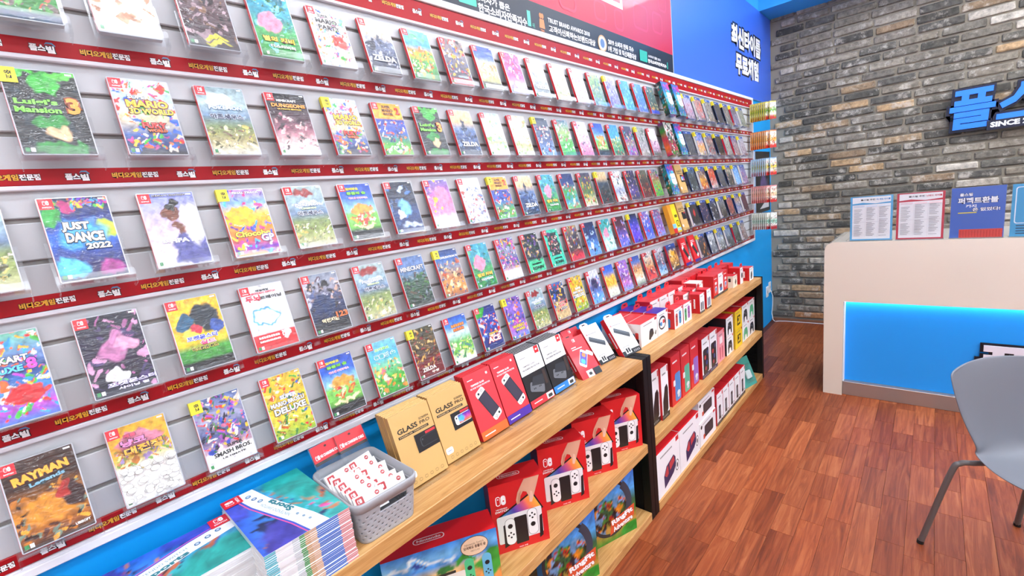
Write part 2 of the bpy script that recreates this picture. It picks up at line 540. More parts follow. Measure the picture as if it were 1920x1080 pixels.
struct('baseboard_back', MB().box(WX - .03, -4.5, 0, WX - .004, 0.015, .03).mesh('baseboard', mat('base_trim', '#8a5a40', .5)), 'thin brown skirting at the foot of the bricks')

# ---- ceiling light panels (above the frame)
LED = mat('led_diffuser', '#f1f7ff', .5, emit=LAMP_STRENGTH)
lf = MB().box(-.62, -.17, -.02, .62, .17, 0).mesh('lamp_frame', WHITEP)
ld = MB().box(-.6, -.15, -.024, .6, .15, -.0205).mesh('diffuser', LED)
n_ = 0
for yy in (-1.15, -2.6, -3.9):
    for xx in (-1.3, 0.35, 2.0, 3.4, 4.55):
        n_ += 1
        t = thing('ceiling_light', 'white rectangular ceiling light panel on the ceiling', 'ceiling light', (xx, yy, 3.6), group='ceiling light panels')
        obj('frame', lf, t); obj('diffuser', ld, t)

# ================================================================== game wall
ZS = {'T': (2.222, 2.287), 'A': (1.982, 2.013), 'B': (1.741, 1.772), 'C': (1.502, 1.533), 'D': (1.265, 1.296), 'E': (1.024, 1.054)}
PX0, PX1 = -1.0, 4.86
panel = thing('slatwall_panel', 'pale grey slatted display panel carrying the rows of game cases', 'display panel', (PX0, 0, 1.01))
def lp(x, y, z):
    return (x - PX0, y, z - 1.01)
SLAT = mat('grey_slat_board', '#c5c8cb', 0.45)
WTRIM = mat('white_edge_trim', '#f0eff2', 0.35)
GROOVE = mat('groove_shadow_board', '#9c9894', 0.7)
b = MB(); b.box(*lp(PX0, .008, 1.012), *lp(PX1, .019, 2.30)); obj('backing_board', b.mesh('backing_board', GROOVE), panel)
gr = []
zc = (1.741 + 1.772) / 2; step = (1.772 - 1.054) / 9
for k in range(-12, 12):
    z = zc + k * step
    if 1.03 < z < 2.26:
        gr.append(z)
edges = [1.016] + gr + [2.292]
for z0, z1 in zip(edges[:-1], edges[1:]):
    b = MB(); b.bevbox(*lp(PX0, 0, z0 + .0045), *lp(PX1, .0085, z1 - .0045), .002)
    obj('slat', b.mesh('slat', SLAT), panel)
b = MB(); b.bevbox(*lp(PX1, -.012, 1.0), *lp(PX1 + .022, .02, 2.312), .002); obj('edge_trim', b.mesh('edge_trim', WTRIM), panel)
b = MB(); b.bevbox(*lp(PX0, -.012, 2.289), *lp(PX1, .02, 2.312), .002); obj('edge_trim', b.mesh('edge_trim', WTRIM), panel)
b = MB(); b.bevbox(*lp(PX0, -.016, 1.0), *lp(PX1, .02, 1.018), .002); obj('edge_trim', b.mesh('edge_trim', WTRIM), panel)
REDS = mat('red_strip_plastic', '#a80a18', 0.4, spec=.3)
RAIL = mat('strip_rail_plastic', '#dcdae0', 0.25)
def strip_print(z0, z1):
    p = PR(PX1 - PX0, z1 - z0, lambda u, v, l: (u, -.0065 - l, v + z0 - 1.01))
    h = .031; yc = (z1 - z0) / 2
    x = 0.114 - .186 * 5
    while x < PX1 - .1:
        if x - PX0 > 0.01:
            xc = x - PX0
            p.l = .0002
            p.text('플스', xc + .011, yc - .001, .0125, .0225, '#fff', bold=.05, out='#16181f', outw=.07)
            p.l = .0004
            p.text('빌', xc + .029, yc - .0025, .0135, .0125, '#fff', bold=.05, out='#16181f', outw=.09)
            p.poly([(xc + .0215, yc + .006), (xc + .025, yc + .0105), (xc + .033, yc + .0105), (xc + .0375, yc + .005), (xc + .0365, yc + .0035), (xc + .032, yc + .0075), (xc + .025, yc + .0075)], '#5f8fb4')
        if x + .072 - PX0 > 0.01 and x + .15 < PX1:
            xt = x + .072 - PX0
            p.l = .0002
            p.text('비디오게임', xt + .0245, yc, .0115, .049, '#e8a82c', bold=.045, out='#1a1210', outw=.06)
            p.l = .0002
            p.text('전문점', xt + .0645, yc, .0115, .0285, '#fff', bold=.045, out='#1a1210', outw=.06)
        x += .186
    return p
for k, (z0, z1) in ZS.items():
    b = MB(); b.bevbox(*lp(PX0, -.0065, z0), *lp(PX1, 0, z1), .001)
    st = obj('red_strip', b.mesh('red_strip', REDS), panel)
    o = obj('lettering', strip_print(z0, z1).mesh('lettering', PLAIN), st); o['kind'] = 'stuff'
    b = MB(); b.bevbox(*lp(PX0, -.011, z0 - .010), *lp(PX1, 0, z0 - .0005), .002); obj('strip_rail', b.mesh('strip_rail', RAIL), panel)

# ------------------------------------------------------------------ cases
def case_shell(w, t, h, body, spine):
    b = MB(); pts = rrect(0, 0, w, h, .003, 3)
    b.prism(pts, 0, t, 'y', body)
    b.box(-.0004, .0008, .003, .0006, t - .0008, h - .003, spine)
    return b
GLOSSY = print_mat('case_plastic', 0.18, 0.3)
SH = {}
def shell(kind, body, spine):
    k = (kind, body, spine)
    if k not in SH:
        w, t, h = DIM[kind]
        SH[k] = case_shell(w, t, h, body, spine).mesh('case_shell', GLOSSY)
    return SH[k]
DIM = {'sw': (.105, .0105, .170), 'ps': (.135, .014, .171)}
def holder_mesh(w, d):
    # clear ledge: back plate, sloping tray, front lip, side ribs
    b = MB(); t = .002
    b.box(0, d, -.004, w, d + t, .085)                     # back plate
    b.box(0, -.016, -.006, w, d + t, -.004)                # tray
    b.box(0, -.018, -.006, w, -.016, .010)                 # lip
    b.box(0, -.016, -.022, .002, d + .012, -.006)          # ribs under the tray
    b.box(w - .002, -.016, -.022, w, d + .012, -.006)
    b.box(w * .3, d + t, .050, w * .7, d + .016, .056)     # hook tongue
    return b.mesh('holder', ACR)
HM = {'sw': holder_mesh(.118, .012), 'ps': holder_mesh(.142, .016)}

ORD = ['first', 'second', 'third', 'fourth', 'fifth', 'sixth', 'seventh', 'eighth', 'ninth', 'tenth', 'eleventh', 'twelfth', 'thirteenth', 'fourteenth',
       'fifteenth', 'sixteenth', 'seventeenth', 'eighteenth', 'nineteenth', 'twentieth', 'twenty-first', 'twenty-second', 'twenty-third', 'twenty-fourth',
       'twenty-fifth', 'twenty-sixth', 'twenty-seventh', 'twenty-eighth', 'twenty-ninth', 'thirtieth', 'thirty-first', 'thirty-second']
ROWN = ['top', 'second', 'third', 'fourth', 'bottom']
ZR = [2.026, 1.790, 1.552, 1.312, 1.070]
TILT = R(-15.4)
YB = -0.058

def sticker(p_w, p_h, parent, t):
    p = PR(.024, .030, lambda u, v, l: (u - .001, -.0012 - l, v + p_h - .030))
    p.l = 0
    p.rect(0, 0, .024, .030, '#f3e23a')
    p.text('중고', .0135, .015, None, .017, '#222', rot=-math.pi / 2, bold=.03)
    b = p
    b.box(-.0014, -.0012, p_h - .030, -.0009, t, p_h, '#efdc34')
    return obj('price_sticker', b.mesh('price_sticker', PLAIN), parent)

def ST(s_):
    out = []
    for k in s_.split():
        c, t = k.split('@'); out.append((float(t), '#' + c))
    return out

def game(row, xi, n, kind, spec):
    YB = -0.058 if kind == 'sw' else -0.0645
    desc, tg, stops, conf, blobs, titles = spec
    w, t, h = DIM[kind]
    d = xi
    near = d < 1.6
    lab = f"{desc} game case{' with yellow sticker' if tg else ''}, {ORD[n]} from left in {ROWN[row]} row"
    o = thing('game_case', lab, 'game case', (xi, YB, ZR[row]), (TILT, 0, 0), group='game cases on the slatted wall')
    body = '#c2c5cb' if kind == 'sw' else '#2f5fae'
    spine = ('#d4262e' if kind == 'sw' else random.choice(['#e8e6e2', '#22242c', '#e8e6e2', '#1d2a55', '#c03038']))
    obj('case_shell', shell(kind, body, spine), o)
    bx, by = .002, .002
    p = PR(w - 2 * bx, h - 2 * by, lambda u, v, l: (u + bx, -l, v + by)); p.l = 0.0002
    seed = row * 97 + n * 13 + 5
    nx, ny = ((60, 96) if d < .5 else (36, 56)) if near else (18, 27)
    cf = None
    if conf:
        k = conf.split(); cf = (int(k[0]), ['#' + c for c in k[1].split(',')], tuple(float(q) for q in k[2].split(',')) if len(k) > 2 else (0, 0, 1, 1),
                                tuple(float(q) for q in k[3].split(',')) if len(k) > 3 else (.04, .13))
    p.art(ST(stops), blobs, nx, ny, seed=seed, conf=cf)
    if kind == 'sw':
        if not tg:
            corner_logo(p, .021, near)
        if near:
            p.rect(.003, .004, .006, .008, '#2f8a4a'); p.rect(.0102, .004, .006, .008, '#f2f2f2')
            p.rect(p.w - .013, p.h - .006, .010, .0035, '#f4f4f4')
    else:
        p.rect(0, p.h - .016, p.w, .016, '#1f4fa6'); p.rect(p.w * .3, p.h - .011, .03, .005, '#dfe8f8')
        p.rect(.004, .006, .012, .014, '#e8e8e8')
    if desc.startswith('orange and white'):
        rs = random.Random(5)
        for q in range(46):
            cx, cy, rr_ = rs.uniform(.06, .94) * p.w, rs.uniform(.05, .46) * p.h, rs.uniform(.05, .1) * p.w
            a = [(cx + rr_ * math.cos(t_ / 14 * 6.283), cy + rr_ * .75 * math.sin(t_ / 14 * 6.283)) for t_ in range(14)]
            c_ = [(cx + (rr_ - .0005) * math.cos(t_ / 14 * 6.283), cy + (rr_ * .75 - .0005) * math.sin(t_ / 14 * 6.283)) for t_ in range(14)]
            p.poly(c_, '#f4f3f0'); p.ring(a, c_, '#77736e')
    for tt in titles:
        p.ft(tt[0], tt[1], tt[2], tt[3], tt[4], tt[6] if len(tt) > 6 else None, out=tt[5] if len(tt) > 5 else None, bold=tt[7] if len(tt) > 7 else .04,
             rot=tt[8] if len(tt) > 8 else 0)
    obj('cover_sleeve', p.mesh('cover_sleeve', WRAP), o)
    if tg:
        sticker(w, h, o, t)
    solo('acrylic_holder', HM[kind], f"clear acrylic holder under the {ORD[n]} item from left in {ROWN[row]} row", 'display holder',
         (xi - (.006 if kind == 'sw' else .003), YB, ZR[row]), (TILT, 0, 0), group='acrylic holders on the slatted wall')

# cover sheets: desc, sticker, ground stops, patches, soft shapes, titles (text, xc, yc, height, colour, outline, width)
LEG = ('pale blue mountain', 0, 'b9cbc9@0 9fb7c4@.3 7d93b0@.45 8fa06a@.58 9fae6b@.75 c9c6a4@1', '26 6b6a4a,d8d2b0,e0c878,f2eee0,5f7a58 0,.6,1,1 .02,.07',
       [(.5, .12, .28, .07, '#a8403e', .5), (.5, .3, .4, .04, '#eaf2f8', .6)],
       [('POKÉMON', .52, .3, .07, '#f4f8ff', '#3d69a8', .7), ('LEGENDS', .52, .37, .03, '#dff0c8', '#5a7a4a', .4), ('아르세우스', .52, .45, .075, '#2a3350', '#e8eef6', .68)])
def leg(tg=0, glare=False):
    return LEG
ACD = ('blue sky and cottage', 0, '2f5fc0@0 3f78d8@.25 9fd0f0@.45 8fcf6a@.55 7fc25a@.78 222428@.86 26282c@1', '14 e8b84a,d86a3a,f2e6c8,c84a3a .2,.42,.85,.7 .05,.13',
       [(.55, .46, .32, .09, '#e0b050', .5), (.5, .77, .4, .03, '#efe6b8', .5)],
       [('모여봐요', .4, .09, .05, '#ffe24a', '#3a6a2a', .4), ('동물의 숲', .5, .17, .055, '#7fd84a', '#2a5a2a', .6), ('해피 홈 파라다이스', .52, .26, .04, '#ff8fb0', '#fff', .6)])
ZEL = ('cream and slate blue', 0, 'f0dfb8@0 e6c89a@.25 6f88b0@.42 3f5f96@.55 2c466e@.8 223048@1', '10 5a78a8,8fa2c0,2a3a58 0,.45,1,.9 .06,.16',
       [(.5, .33, .07, .14, '#3a4660', .5)], [('ZELDA', .55, .76, .1, '#f4f2ea', '#1c2a40', .75)])
KIR = ('teal forest', 0, '58b8d0@0 4fa8b8@.3 5fb070@.6 2f9a44@1', '14 8fdcf0,3f8a9a,74c48a,2f7a50 0,0,1,1 .06,.16', [(.42, .45, .27, .17, '#f4a4bc', .35)],
       [('별의 커비', .5, .72, .085, '#ffd84a', '#5a3010', .75), ('디스커버리', .55, .83, .055, '#fff', '#2f7a3a', .6)])
def kir(desc):
    return (desc,) + KIR[1:]
MK2 = ('orange and blue comic', 0, 'f6b62e@0 f6b62e@.3 3a52b0@.31 4a68c8@.55 5fb04a@.8 7fc04a@1', '22 f2e0c0,c83a2a,5a3a1a,e8882a,f4f4f0,2a3a8a 0,.35,1,.95 .04,.11',
       [], [('SUPER', .48, .07, .05, '#5a3010'), ('MARIO', .5, .14, .06, '#5a3010'), ('MAKER', .5, .21, .05, '#5a3010'), ('2', .85, .14, .14, '#d8302a')])
LUI = ('black and green', 1, '2c3a2c@0 2a2c2e@.3 26282c@.6 2b3036@1', '8 3a3e42,1c2024,33424a 0,.2,1,1 .1,.2',
       [(.55, .15, .22, .15, '#4cb84e', .3), (.1, .03, .3, .05, '#5fc84e', .5), (.9, .04, .3, .05, '#6fd05a', .5), (.5, .62, .24, .09, '#2f9a44', .4), (.55, .74, .16, .08, '#e8c8a0', .6), (.55, .95, .4, .1, '#3f9a4e', .4)],
       [("Luigi's", .36, .39, .085, '#7fe04a', '#1a3a1a', .58), ('Mansion', .36, .48, .07, '#7fe04a', '#1a3a1a', .62), ('3', .86, .42, .2, '#f6a03a', '#8a3a10')])
M3D = ('bright multicolour', 0, 'dfe8f4@0 b8d4f0@.25 e8d8b0@.5 4a6aa8@.75 26222a@1', '34 e8423a,3f78d8,f6c83a,4cb84e,f2e6d8,c85aa0,f07a2a 0,0,1,.95 .04,.12',
       [], [('SUPER', .42, .24, .05, '#fff', '#2a2a3a', .38), ('MARIO', .54, .33, .1, '#f0c83a', '#7a1f2a', .72), ('3D WORLD', .58, .43, .075, '#ffd84a', '#5a2a10', .76), ('FURY', .55, .62, .075, '#e8302a', '#3a1010', .42), ('WORLD', .58, .69, .04, '#f06a2a', '#3a1010', .34)])
SMA = ('crowded multicolour', 0, '6f86b8@0 a8a8c0@.3 4f5f98@.55 c8a8b8@.75 f4f2f0@.8 f6f4f2@1', '52 e8423a,3f5fc0,f6c83a,4a8a4e,f2e6d8,b05ac0,2a2a4a,e88ab0 0,0,1,.75 .04,.11',
       [], [('SUPER', .62, .74, .045, '#1a1a1a', None, .34), ('SMASH BROS.', .55, .82, .06, '#1a1a1a', None, .8), ('ULTIMATE', .55, .89, .025, '#333', None, .5)])
NSM = ('yellow and green', 0, 'e8c83a@0 dfc02e@.3 e8d04a@.6 9fc03a@1', '36 e8423a,4a8a3a,f6e28a,c86a2a,5fb04a,3f78c8,f4e8d0 0,0,1,1 .04,.1',
       [], [('SUPER', .55, .36, .06, '#fff', '#2a4a9a', .42), ('MARIO BROS.U', .5, .45, .07, '#f2f2f2', '#333', .85), ('DELUXE', .52, .56, .1, '#fff', '#2a2a2a', .8)])

ROWS = {0: [
 ('green and grey', 0, '5a6058@0 4f5850@.55 4f9a52@.72 3a8a44@.9 27466e@.93 27466e@1', '14 6fb060,7a7068,c86a5a,d0b070 0,.4,1,.9 .05,.14', [], []),
 ('cream and brown streaked', 0, 'b08a70@0 e8d4c2@.3 f6ece0@.6 f8f0e6@1', '12 d8b098,f8f2ea,c49a80 0,0,1,.8 .08,.22', [], []),  # cream ground has the whitish glare on this sleeve painted in
 ('dusky mauve', 0, '8a7478@0 6f5c60@.4 5a4c50@.8 4a4044@1', '24 a8949a,3c3438,94765f,c0aeb4,5a3f3a 0,0,1,.85 .05,.15', [(.55, .86, .26, .03, '#d8d04a', .4), (.58, .93, .28, .03, '#d8d04a', .4)], []),
 kir('teal and grassy green'),
 ('white confetti', 0, 'f4f2ee@0 eeece6@.5 f2eee4@1', '44 e8423a,3f78d8,f6c83a,4cb84e,f2a03a,c85aa0,9ad0e8 0,0,1,1 .02,.1', [(.68, .58, .2, .13, '#d84a3a', .5)],
  [('SUPER', .4, .14, .045, '#444', '#fff', .3), ('MARIO', .46, .23, .085, '#3a3a3a', '#fff', .62), ('PARTY', .5, .34, .085, '#3a3a3a', '#fff', .62)]),
 ('cream and slate', 0, 'f4ead4@0 e8dcc0@.25 8a94ac@.42 5a6684@.6 2c3440@1', '8 b8bcc8,3a4458,6f7c98 0,.4,1,.9 .08,.2', [(.5, .34, .06, .12, '#5a6278', .5)], [('ZELDA', .52, .72, .11, '#f6f4ee', '#39435a', .8)]),
 ('sky blue and meadow green', 0, '8fd0f0@0 5fb4e8@.3 e8b83a@.45 4aa84a@.65 2f8a3e@1', '22 f6c83a,e8823a,8fd06a,2f7a3a,f2e6c8 0,.35,1,.95 .05,.13', [(.5, .15, .35, .06, '#7fd0a8', .5)], []),
 ('grey and red', 0, 'a08a88@0 8a8490@.35 6f6a78@.6 5a5a66@.85 c8303a@.88 c8303a@1', '24 c83a44,d8b84a,5f78b8,e8d8c8,4a4450 0,0,1,.85 .05,.13', [], [('ODYSSEY', .6, .83, .05, '#8fe0f0', '#c8303a', .5)]),
 ('blue topped cottage', 0, '4a6ae0@0 5f80e8@.25 e0dcc8@.42 cfc89a@.6 c8c890@.8 6a6a60@.86 7a7a70@1', '10 d8b86a,b8a068,f0e8d0 .1,.4,.9,.75 .06,.15', [], []),
 ('magenta', 0, 'b06aa0@0 d05a98@.35 d86aa8@.6 b8a8d8@.75 a8a0d8@1', '16 f4d0e0,c04a8a,9a5ac0 0,0,1,.6 .05,.14', [(.6, .78, .32, .09, '#dcd4f0', .4)], []),
 ('washed cream and grey', 0, 'f6f0dc@0 efe8d0@.35 a8b0b4@.6 7f8a8c@1', '8 dfe0d8,98a4a8 0,.3,1,1 .08,.2', [], [('ZELDA', .55, .74, .1, '#f6f6f2', '#8a9494', .75)]),  # ceiling glare put into the pale tones of this cover and the next
 ('washed cream and green', 0, 'f2ece0@0 ece6d4@.4 c4ccA4@.65 b8bc98@1', '12 a8b48a,f6f2e6,d8cca8 0,.3,1,1 .06,.16', [], []),
 ('white and pale rose', 0, 'f4eaea@0 e8dcdc@.5 c4b8bc@1', '14 b0a0a8,f4eef0,d8a8a8 0,.2,1,1 .05,.14', [], []),
 ('leaf green and teal', 0, 'b8c8a0@0 8ab07a@.3 8fa890@.5 6a98a0@1', '12 7fb06a,5a8890,d8c890 0,0,1,1 .06,.16', [], []),
 ('lavender', 1, 'c8c0dc@0 a09cd0@.4 9a98e0@1', '10 8078c0,c8c8f0,7a68a8 0,.1,1,1 .06,.16', [], []),
 ('sky blue', 0, '58b0f0@0 5aa8e0@.5 58b0c8@.8 4a90e0@1', '10 8fd0f8,4a98b8,a8d8d0 0,.2,1,1 .06,.16', [], []),
 ('bright blue', 0, '6aa0f0@0 5a98f0@.5 8088f0@1', '10 8fc0f8,5a78d8,b0c8ff 0,.1,1,1 .06,.16', [], []),
 ('gold and dark green', 0, '6f8a84@0 4f6a5a@.5 3a5a40@.85 4058d8@.88 4058d8@1', '10 c8a040,8a6a2a,e8d8b0,2a3a30 0,.1,1,.85 .06,.16', [], []),
], 1: [
 LUI, M3D,
 ('grey blue mountain', 0, '9fb4b8@0 b8ccd0@.25 7f98b0@.42 8a9a6a@.6 b0a878@.78 e6e0cc@1', '22 6b6a4a,d8d2b0,c8c078,f2eee0,8a6a5a 0,.58,1,1 .02,.08', [(.45, .2, .3, .1, '#f2f6f8', .8)],
  [('POKÉMON', .52, .3, .07, '#dfeaf8', '#5a86b8', .7), ('아르세우스', .5, .44, .075, '#2a3350', '#d0dae6', .7)]),
 ('plum and pale rose', 0, '241a22@0 2a1c26@.12 5a3a4a@.4 a06a7a@.6 f2d8d4@.85 f8ece6@1', '16 c88a9a,f6d8d8,4a2a3a,e8b8b8 0,.35,1,.9 .05,.14', [],
  [('MINECRAFT', .5, .12, .04, '#e8e8e8', None, .5), ('DUNGEONS', .52, .2, .06, '#f2a03a', '#5a2a10', .86), ('ULTIMATE EDITION', .52, .26, .022, '#f2c83a', None, .6)]),
 (M3D[0], 1) + M3D[2:], MK2, ('black and leaf green', 0) + LUI[2:], ZEL,
 ('white and pale green', 0, 'c8dcf0@0 f2f4f4@.3 f6f6f2@.55 b8d898@.7 e8eee0@.85 d8dcd4@1', '10 9fcf7a,f8f8f4,a8c0d8 0,.2,1,.9 .06,.16', [], []),
 ('cream and straw', 0, 'e8dcc0@0 f4f0e2@.3 f0ecd8@.55 c8cf9a@.75 dfe0c0@1', '14 c8b078,f8f6ea,a8c078 0,0,1,1 .04,.12', [], []),
 ('navy and red', 1, '3a4a60@0 4a5a78@.3 5a6a94@.6 8ab0e0@1', '20 c83a3a,e8d8c8,2a3450,f2f2f2,4a5a9a 0,.2,1,1 .05,.12', [], [('BATTLE', .6, .3, .06, '#f2f2f2', '#a82a2a', .6)]),
 ('leaf green', 0, '7a98b0@0 a8c078@.35 6ab84e@.6 5fc06a@1', '16 e8dcc8,c87a8a,f2f2ec,4aa04a 0,0,1,.8 .05,.13', [], []),
 ('white and rose', 0, 'e8e0ea@0 e0d4d8@.4 d8a8c0@.75 e88aa8@1', '14 3a4a78,f4e0d0,c86a9a,f4f0e8 0,0,1,.9 .05,.13', [], []),
 ACD[:1] + (0,) + ACD[2:5] + ([],),
 ('azure and sea green', 0, '58a8e0@0 5ab0e0@.4 8fc08a@.55 3a9a78@1', '18 f2d86a,e8e4d0,2a7a6a,c85a4a 0,.4,1,1 .05,.13', [], []),
 ('violet and pink', 0, '6a6a8a@0 54506a@.35 b09a90@.6 a86ac8@1', '20 c85ab8,e8c8a8,4a7ab8,7ad0c8 0,.2,1,1 .05,.13', [], []),
 ('silver grey', 1, 'a8b0a8@0 b8b8b8@.4 b0acb0@.7 c8c0b8@1', '14 8a8a90,e0dcd8,7a8a80 0,0,1,1 .05,.14', [], []),
 ('white and faded pink', 0, 'f4ecee@0 f0e4ea@.4 c8a8c0@.7 6a7a78@.95 6a7a78@1', '12 b88ab0,d8d8e8,8a6a8a 0,.35,1,.9 .05,.12', [], []),
], 2: [
 LEG,
 ('navy party', 0, '24305a@0 2a4a9a@.3 2f7ad8@.5 2a4a98@.7 3a2a6a@.9 2a2a58@1', '24 e05aa8,5fc85a,f2c83a,3fb0e8,f07a3a,7a4ac0 0,0,1,.12 .03,.09', [(.12, .22, .16, .1, '#4ab05a', .5), (.92, .42, .14, .12, '#c8e04a', .5), (.5, .45, .36, .18, '#58b8f0', .9), (.2, .85, .22, .12, '#6fd0f0', .6), (.8, .88, .22, .1, '#b04a9a', .6), (.35, .1, .1, .08, '#c83a8a', .5)],
  [('JUST', .42, .36, .12, '#f6f6f6', '#222', .4, .05, -.04), ('DANCE', .52, .49, .12, '#f6f6f6', '#222', .56, .05, -.02), ('2022', .68, .61, .075, '#f6f6f6', '#222', .38)]),
 ('lilac and white portrait', 0, '98a4dc@0 b8b8e4@.2 d8c8e4@.45 e8dcec@.7 f2eef4@1', None, [(.5, .28, .17, .11, '#8a5a48', .3), (.55, .16, .16, .055, '#2c2622', .35), (.6, .5, .1, .12, '#8a5a48', .4), (.72, .78, .36, .24, '#6a6ca8', .4), (.85, .45, .2, .25, '#fbfafc', .9)],
  [('FIFA 22', .62, .66, .06, '#fff', None, .58, .05), ('EA', .26, .66, .045, '#f2f2f4', '#9a9ab8', .12), ('LEGACY EDITION', .55, .03, .025, '#222', '#fff', .6)]),
 ('orange and violet', 1, 'c8a0d0@0 8fb8e8@.2 f6c83a@.4 f2a03a@.6 e87a3a@.75 8a4ac0@.9 f6b04a@1', '24 e85aa0,4a6ad8,f6e04a,5fc0e8,7a3aa8,f2f2e0 0,0,1,1 .05,.12', [(.35, .4, .28, .14, '#f6c832', .35)],
  [('FINAL TRACK', .6, .05, .03, '#fff', '#333', .6), ('Chocobo', .5, .68, .085, '#f6e23a', '#5a2a10', .8), ('GP', .8, .76, .11, '#f2f2f2', '#5a2a8a', .3)]),
 LEG, ACD,
 ('dark blue starburst', 0, '24304a@0 2a3858@.4 34548a@.6 3a4a78@1', '10 5a8ac8,1c2438,4a6a98 0,0,1,1 .06,.16', [(.52, .5, .2, .16, '#8fd0f8', .8), (.5, .15, .16, .04, '#c8d8f0', .6), (.32, .66, .14, .09, '#f4f0f0', .2), (.6, .86, .34, .05, '#c8d4e8', .8)], []),
 ('pink and violet', 0, '8a7ac0@0 c07ab8@.3 e88ab0@.5 e8a0c0@.7 f2f0f6@.85 f0eef6@1', '16 c8a0d8,6a5ab0,f4c8d8,e8d04a 0,0,.7,.7 .05,.13', [(.62, .36, .3, .2, '#f49abc', .35)], []),
 ('white and silver', 0, 'e8eaf0@0 dcdfe8@.4 d0c8d4@.65 e0e4f0@1', '18 5a6a98,c86a5a,f6f6f8,8a98c0 0,.2,1,1 .04,.12', [], []),
 (MK2[0], 1) + MK2[2:], ZEL, kir('teal with pink'),
 ('navy and leaf green', 0, '2a3a78@0 2f4a88@.3 6fb06a@.5 5aa0b8@.8 8fd06a@1', '20 e8e0c8,4ab04e,d84a3a,5ac0d8 0,.3,1,1 .05,.12', [], []),
 ('brown and green busy', 0, '5a5a70@0 6a5a58@.3 6a8a4a@.6 d8d0b0@.85 e8e0d0@1', '24 c83a3a,e8c83a,3a4a88,5a9a4a 0,.1,1,.9 .05,.12', [], []),
 ('cream topped black', 1, 'e8cfa0@0 d8c09a@.2 4a5a6a@.35 3a403c@.6 2c3030@1', '10 6a6a5a,1f2422,8a2a2a 0,.4,1,1 .05,.14', [], []),
 ('white cartoon', 0, 'e8e8ea@0 dce0e4@.4 a8b0c8@.65 f0f0ea@1', '24 3a4a88,c84a3a,2a2a2a,f6f2e8,5aa08a 0,0,1,1 .04,.11', [], []),
 ('indigo', 0, '4a4a6a@0 3a3a5a@.4 6a5a9a@.7 3a3a68@1', '16 e8c85a,d8c8e8,2a2a48,8a6ab0 0,0,1,.9 .05,.12', [], []),
 ('rust brown', 0, '7a8070@0 5a5048@.4 6a3a38@.75 7a3a38@1', '14 a84a3a,8a8a6a,3a3430,c8a07a 0,0,1,.9 .05,.13', [], []),
 ('red and lime', 0, '98a0b8@0 a87a6a@.3 8ac05a@.6 6ab04a@1', '18 d84a3a,f2e0c8,4a9a3a,3a5aa8 0,0,1,.9 .05,.12', [], []),
], 3: [
 ('rainbow racing', 0, '8ad0b8@0 7a9ac8@.25 3a5a98@.45 4a9ae0@.65 c85ac8@.85 4a8ae8@1', '46 e8423a,f6c83a,5fc85a,c85ad0,3fb0e8,f2f2f2,f07a3a 0,0,1,.95 .04,.11', [(.62, .72, .24, .11, '#d8303a', .35)],
  [('MARIO KART', .35, .3, .075, '#f4f6f8', '#333a48', .9), ('8', .82, .38, .13, '#e84ac0', '#2a2a6a'), ('DELUXE', .4, .41, .07, '#5ad0f0', '#2a3a8a', .6)]),
 ('midnight and rose light', 0, '2a2c40@0 34304c@.3 3a2a48@.6 20243a@.85 3a3a50@1', '14 5a4a78,b87aa8,28304a,d8a8c8 0,0,1,1 .05,.15', [(.5, .42, .2, .2, '#c88ab4', .7, .5), (.7, .42, .16, .09, '#e8b0cc', .5), (.42, .78, .16, .1, '#f2eef0', .2)],
  [('포켓몬스터', .62, .88, .055, '#d8d4ec', '#4a4478', .8), ('샤이닝 펄', .62, .94, .035, '#e8e4f4', '#4a4478', .5)]),
 ('yellow and green', 0, 'f2d03a@0 f2cf36@.5 e8c83a@.62 5aa84a@.72 4a9a44@.86 23262a@.9 23262a@1', '10 f6e06a,e8b82e 0,0,1,.5 .06,.15', [(.68, .3, .26, .22, '#33404a', .4), (.28, .32, .18, .1, '#2a6a8a', .4), (.85, .45, .14, .12, '#4a6ab0', .4), (.42, .45, .08, .07, '#d8405a', .4)],
  [('포켓몬스터', .5, .56, .065, '#4a58c8', '#fff', .6), ('실드', .58, .64, .06, '#d83a78', '#fff', .3), ('익스팬션 패스', .5, .71, .05, '#222', '#f2e06a', .52)]),
 ('white brain training', 0, 'f2f4f8@0 eef2f8@.6 f0f2f6@.74 e0383c@.76 dc3038@1', None, [(.42, .5, .3, .16, '#5ab0e0', .25), (.42, .5, .26, .13, '#e4f2fa', .25), (.78, .83, .12, .07, '#f4f0ee', .3)],
  [('매일매일', .5, .08, .035, '#333', None, .3), ('두뇌', .24, .19, .1, '#d8304a', None, .34), ('트레이닝', .66, .2, .055, '#222', None, .52), ('NINTENDO SWITCH', .5, .12, .03, '#d8304a', None, .6), ('=', .35, .8, .035, '#fff', None, .5), ('=', .35, .86, .03, '#fff', None, .5), ('?', .68, .8, .09, '#fff')]),
 ('navy suit', 0, '9aa4b4@0 b0b0bc@.2 5a5a78@.38 2a3a68@.55 24345c@.75 2a2c34@.86 26282e@1', '16 d8b8a8,3a3038,5a6a98,c8c8d8,6a4a5a 0,.1,1,.6 .06,.14', [(.4, .52, .3, .16, '#24406e', .4), (.62, .18, .14, .07, '#26222a', .4)],
  [('역전재판', .46, .8, .07, '#e8d8b0', '#2a2a30', .5), ('123', .82, .74, .1, '#d86a2a', '#2a1a10', .34)]),
 LEG,
 ('slate blue and moss', 0, '6a88b8@0 7a98c8@.2 6a8aa8@.35 4a6a58@.5 3a5a44@.7 3a4a3a@1', '24 3a6a3a,5a8a4a,2a3a34,8a98a0,6a5a48,4a4a50 0,.35,1,1 .05,.12', [], [('MINECRAFT', .5, .24, .09, '#c8ccd4', '#33383f', .9)]),
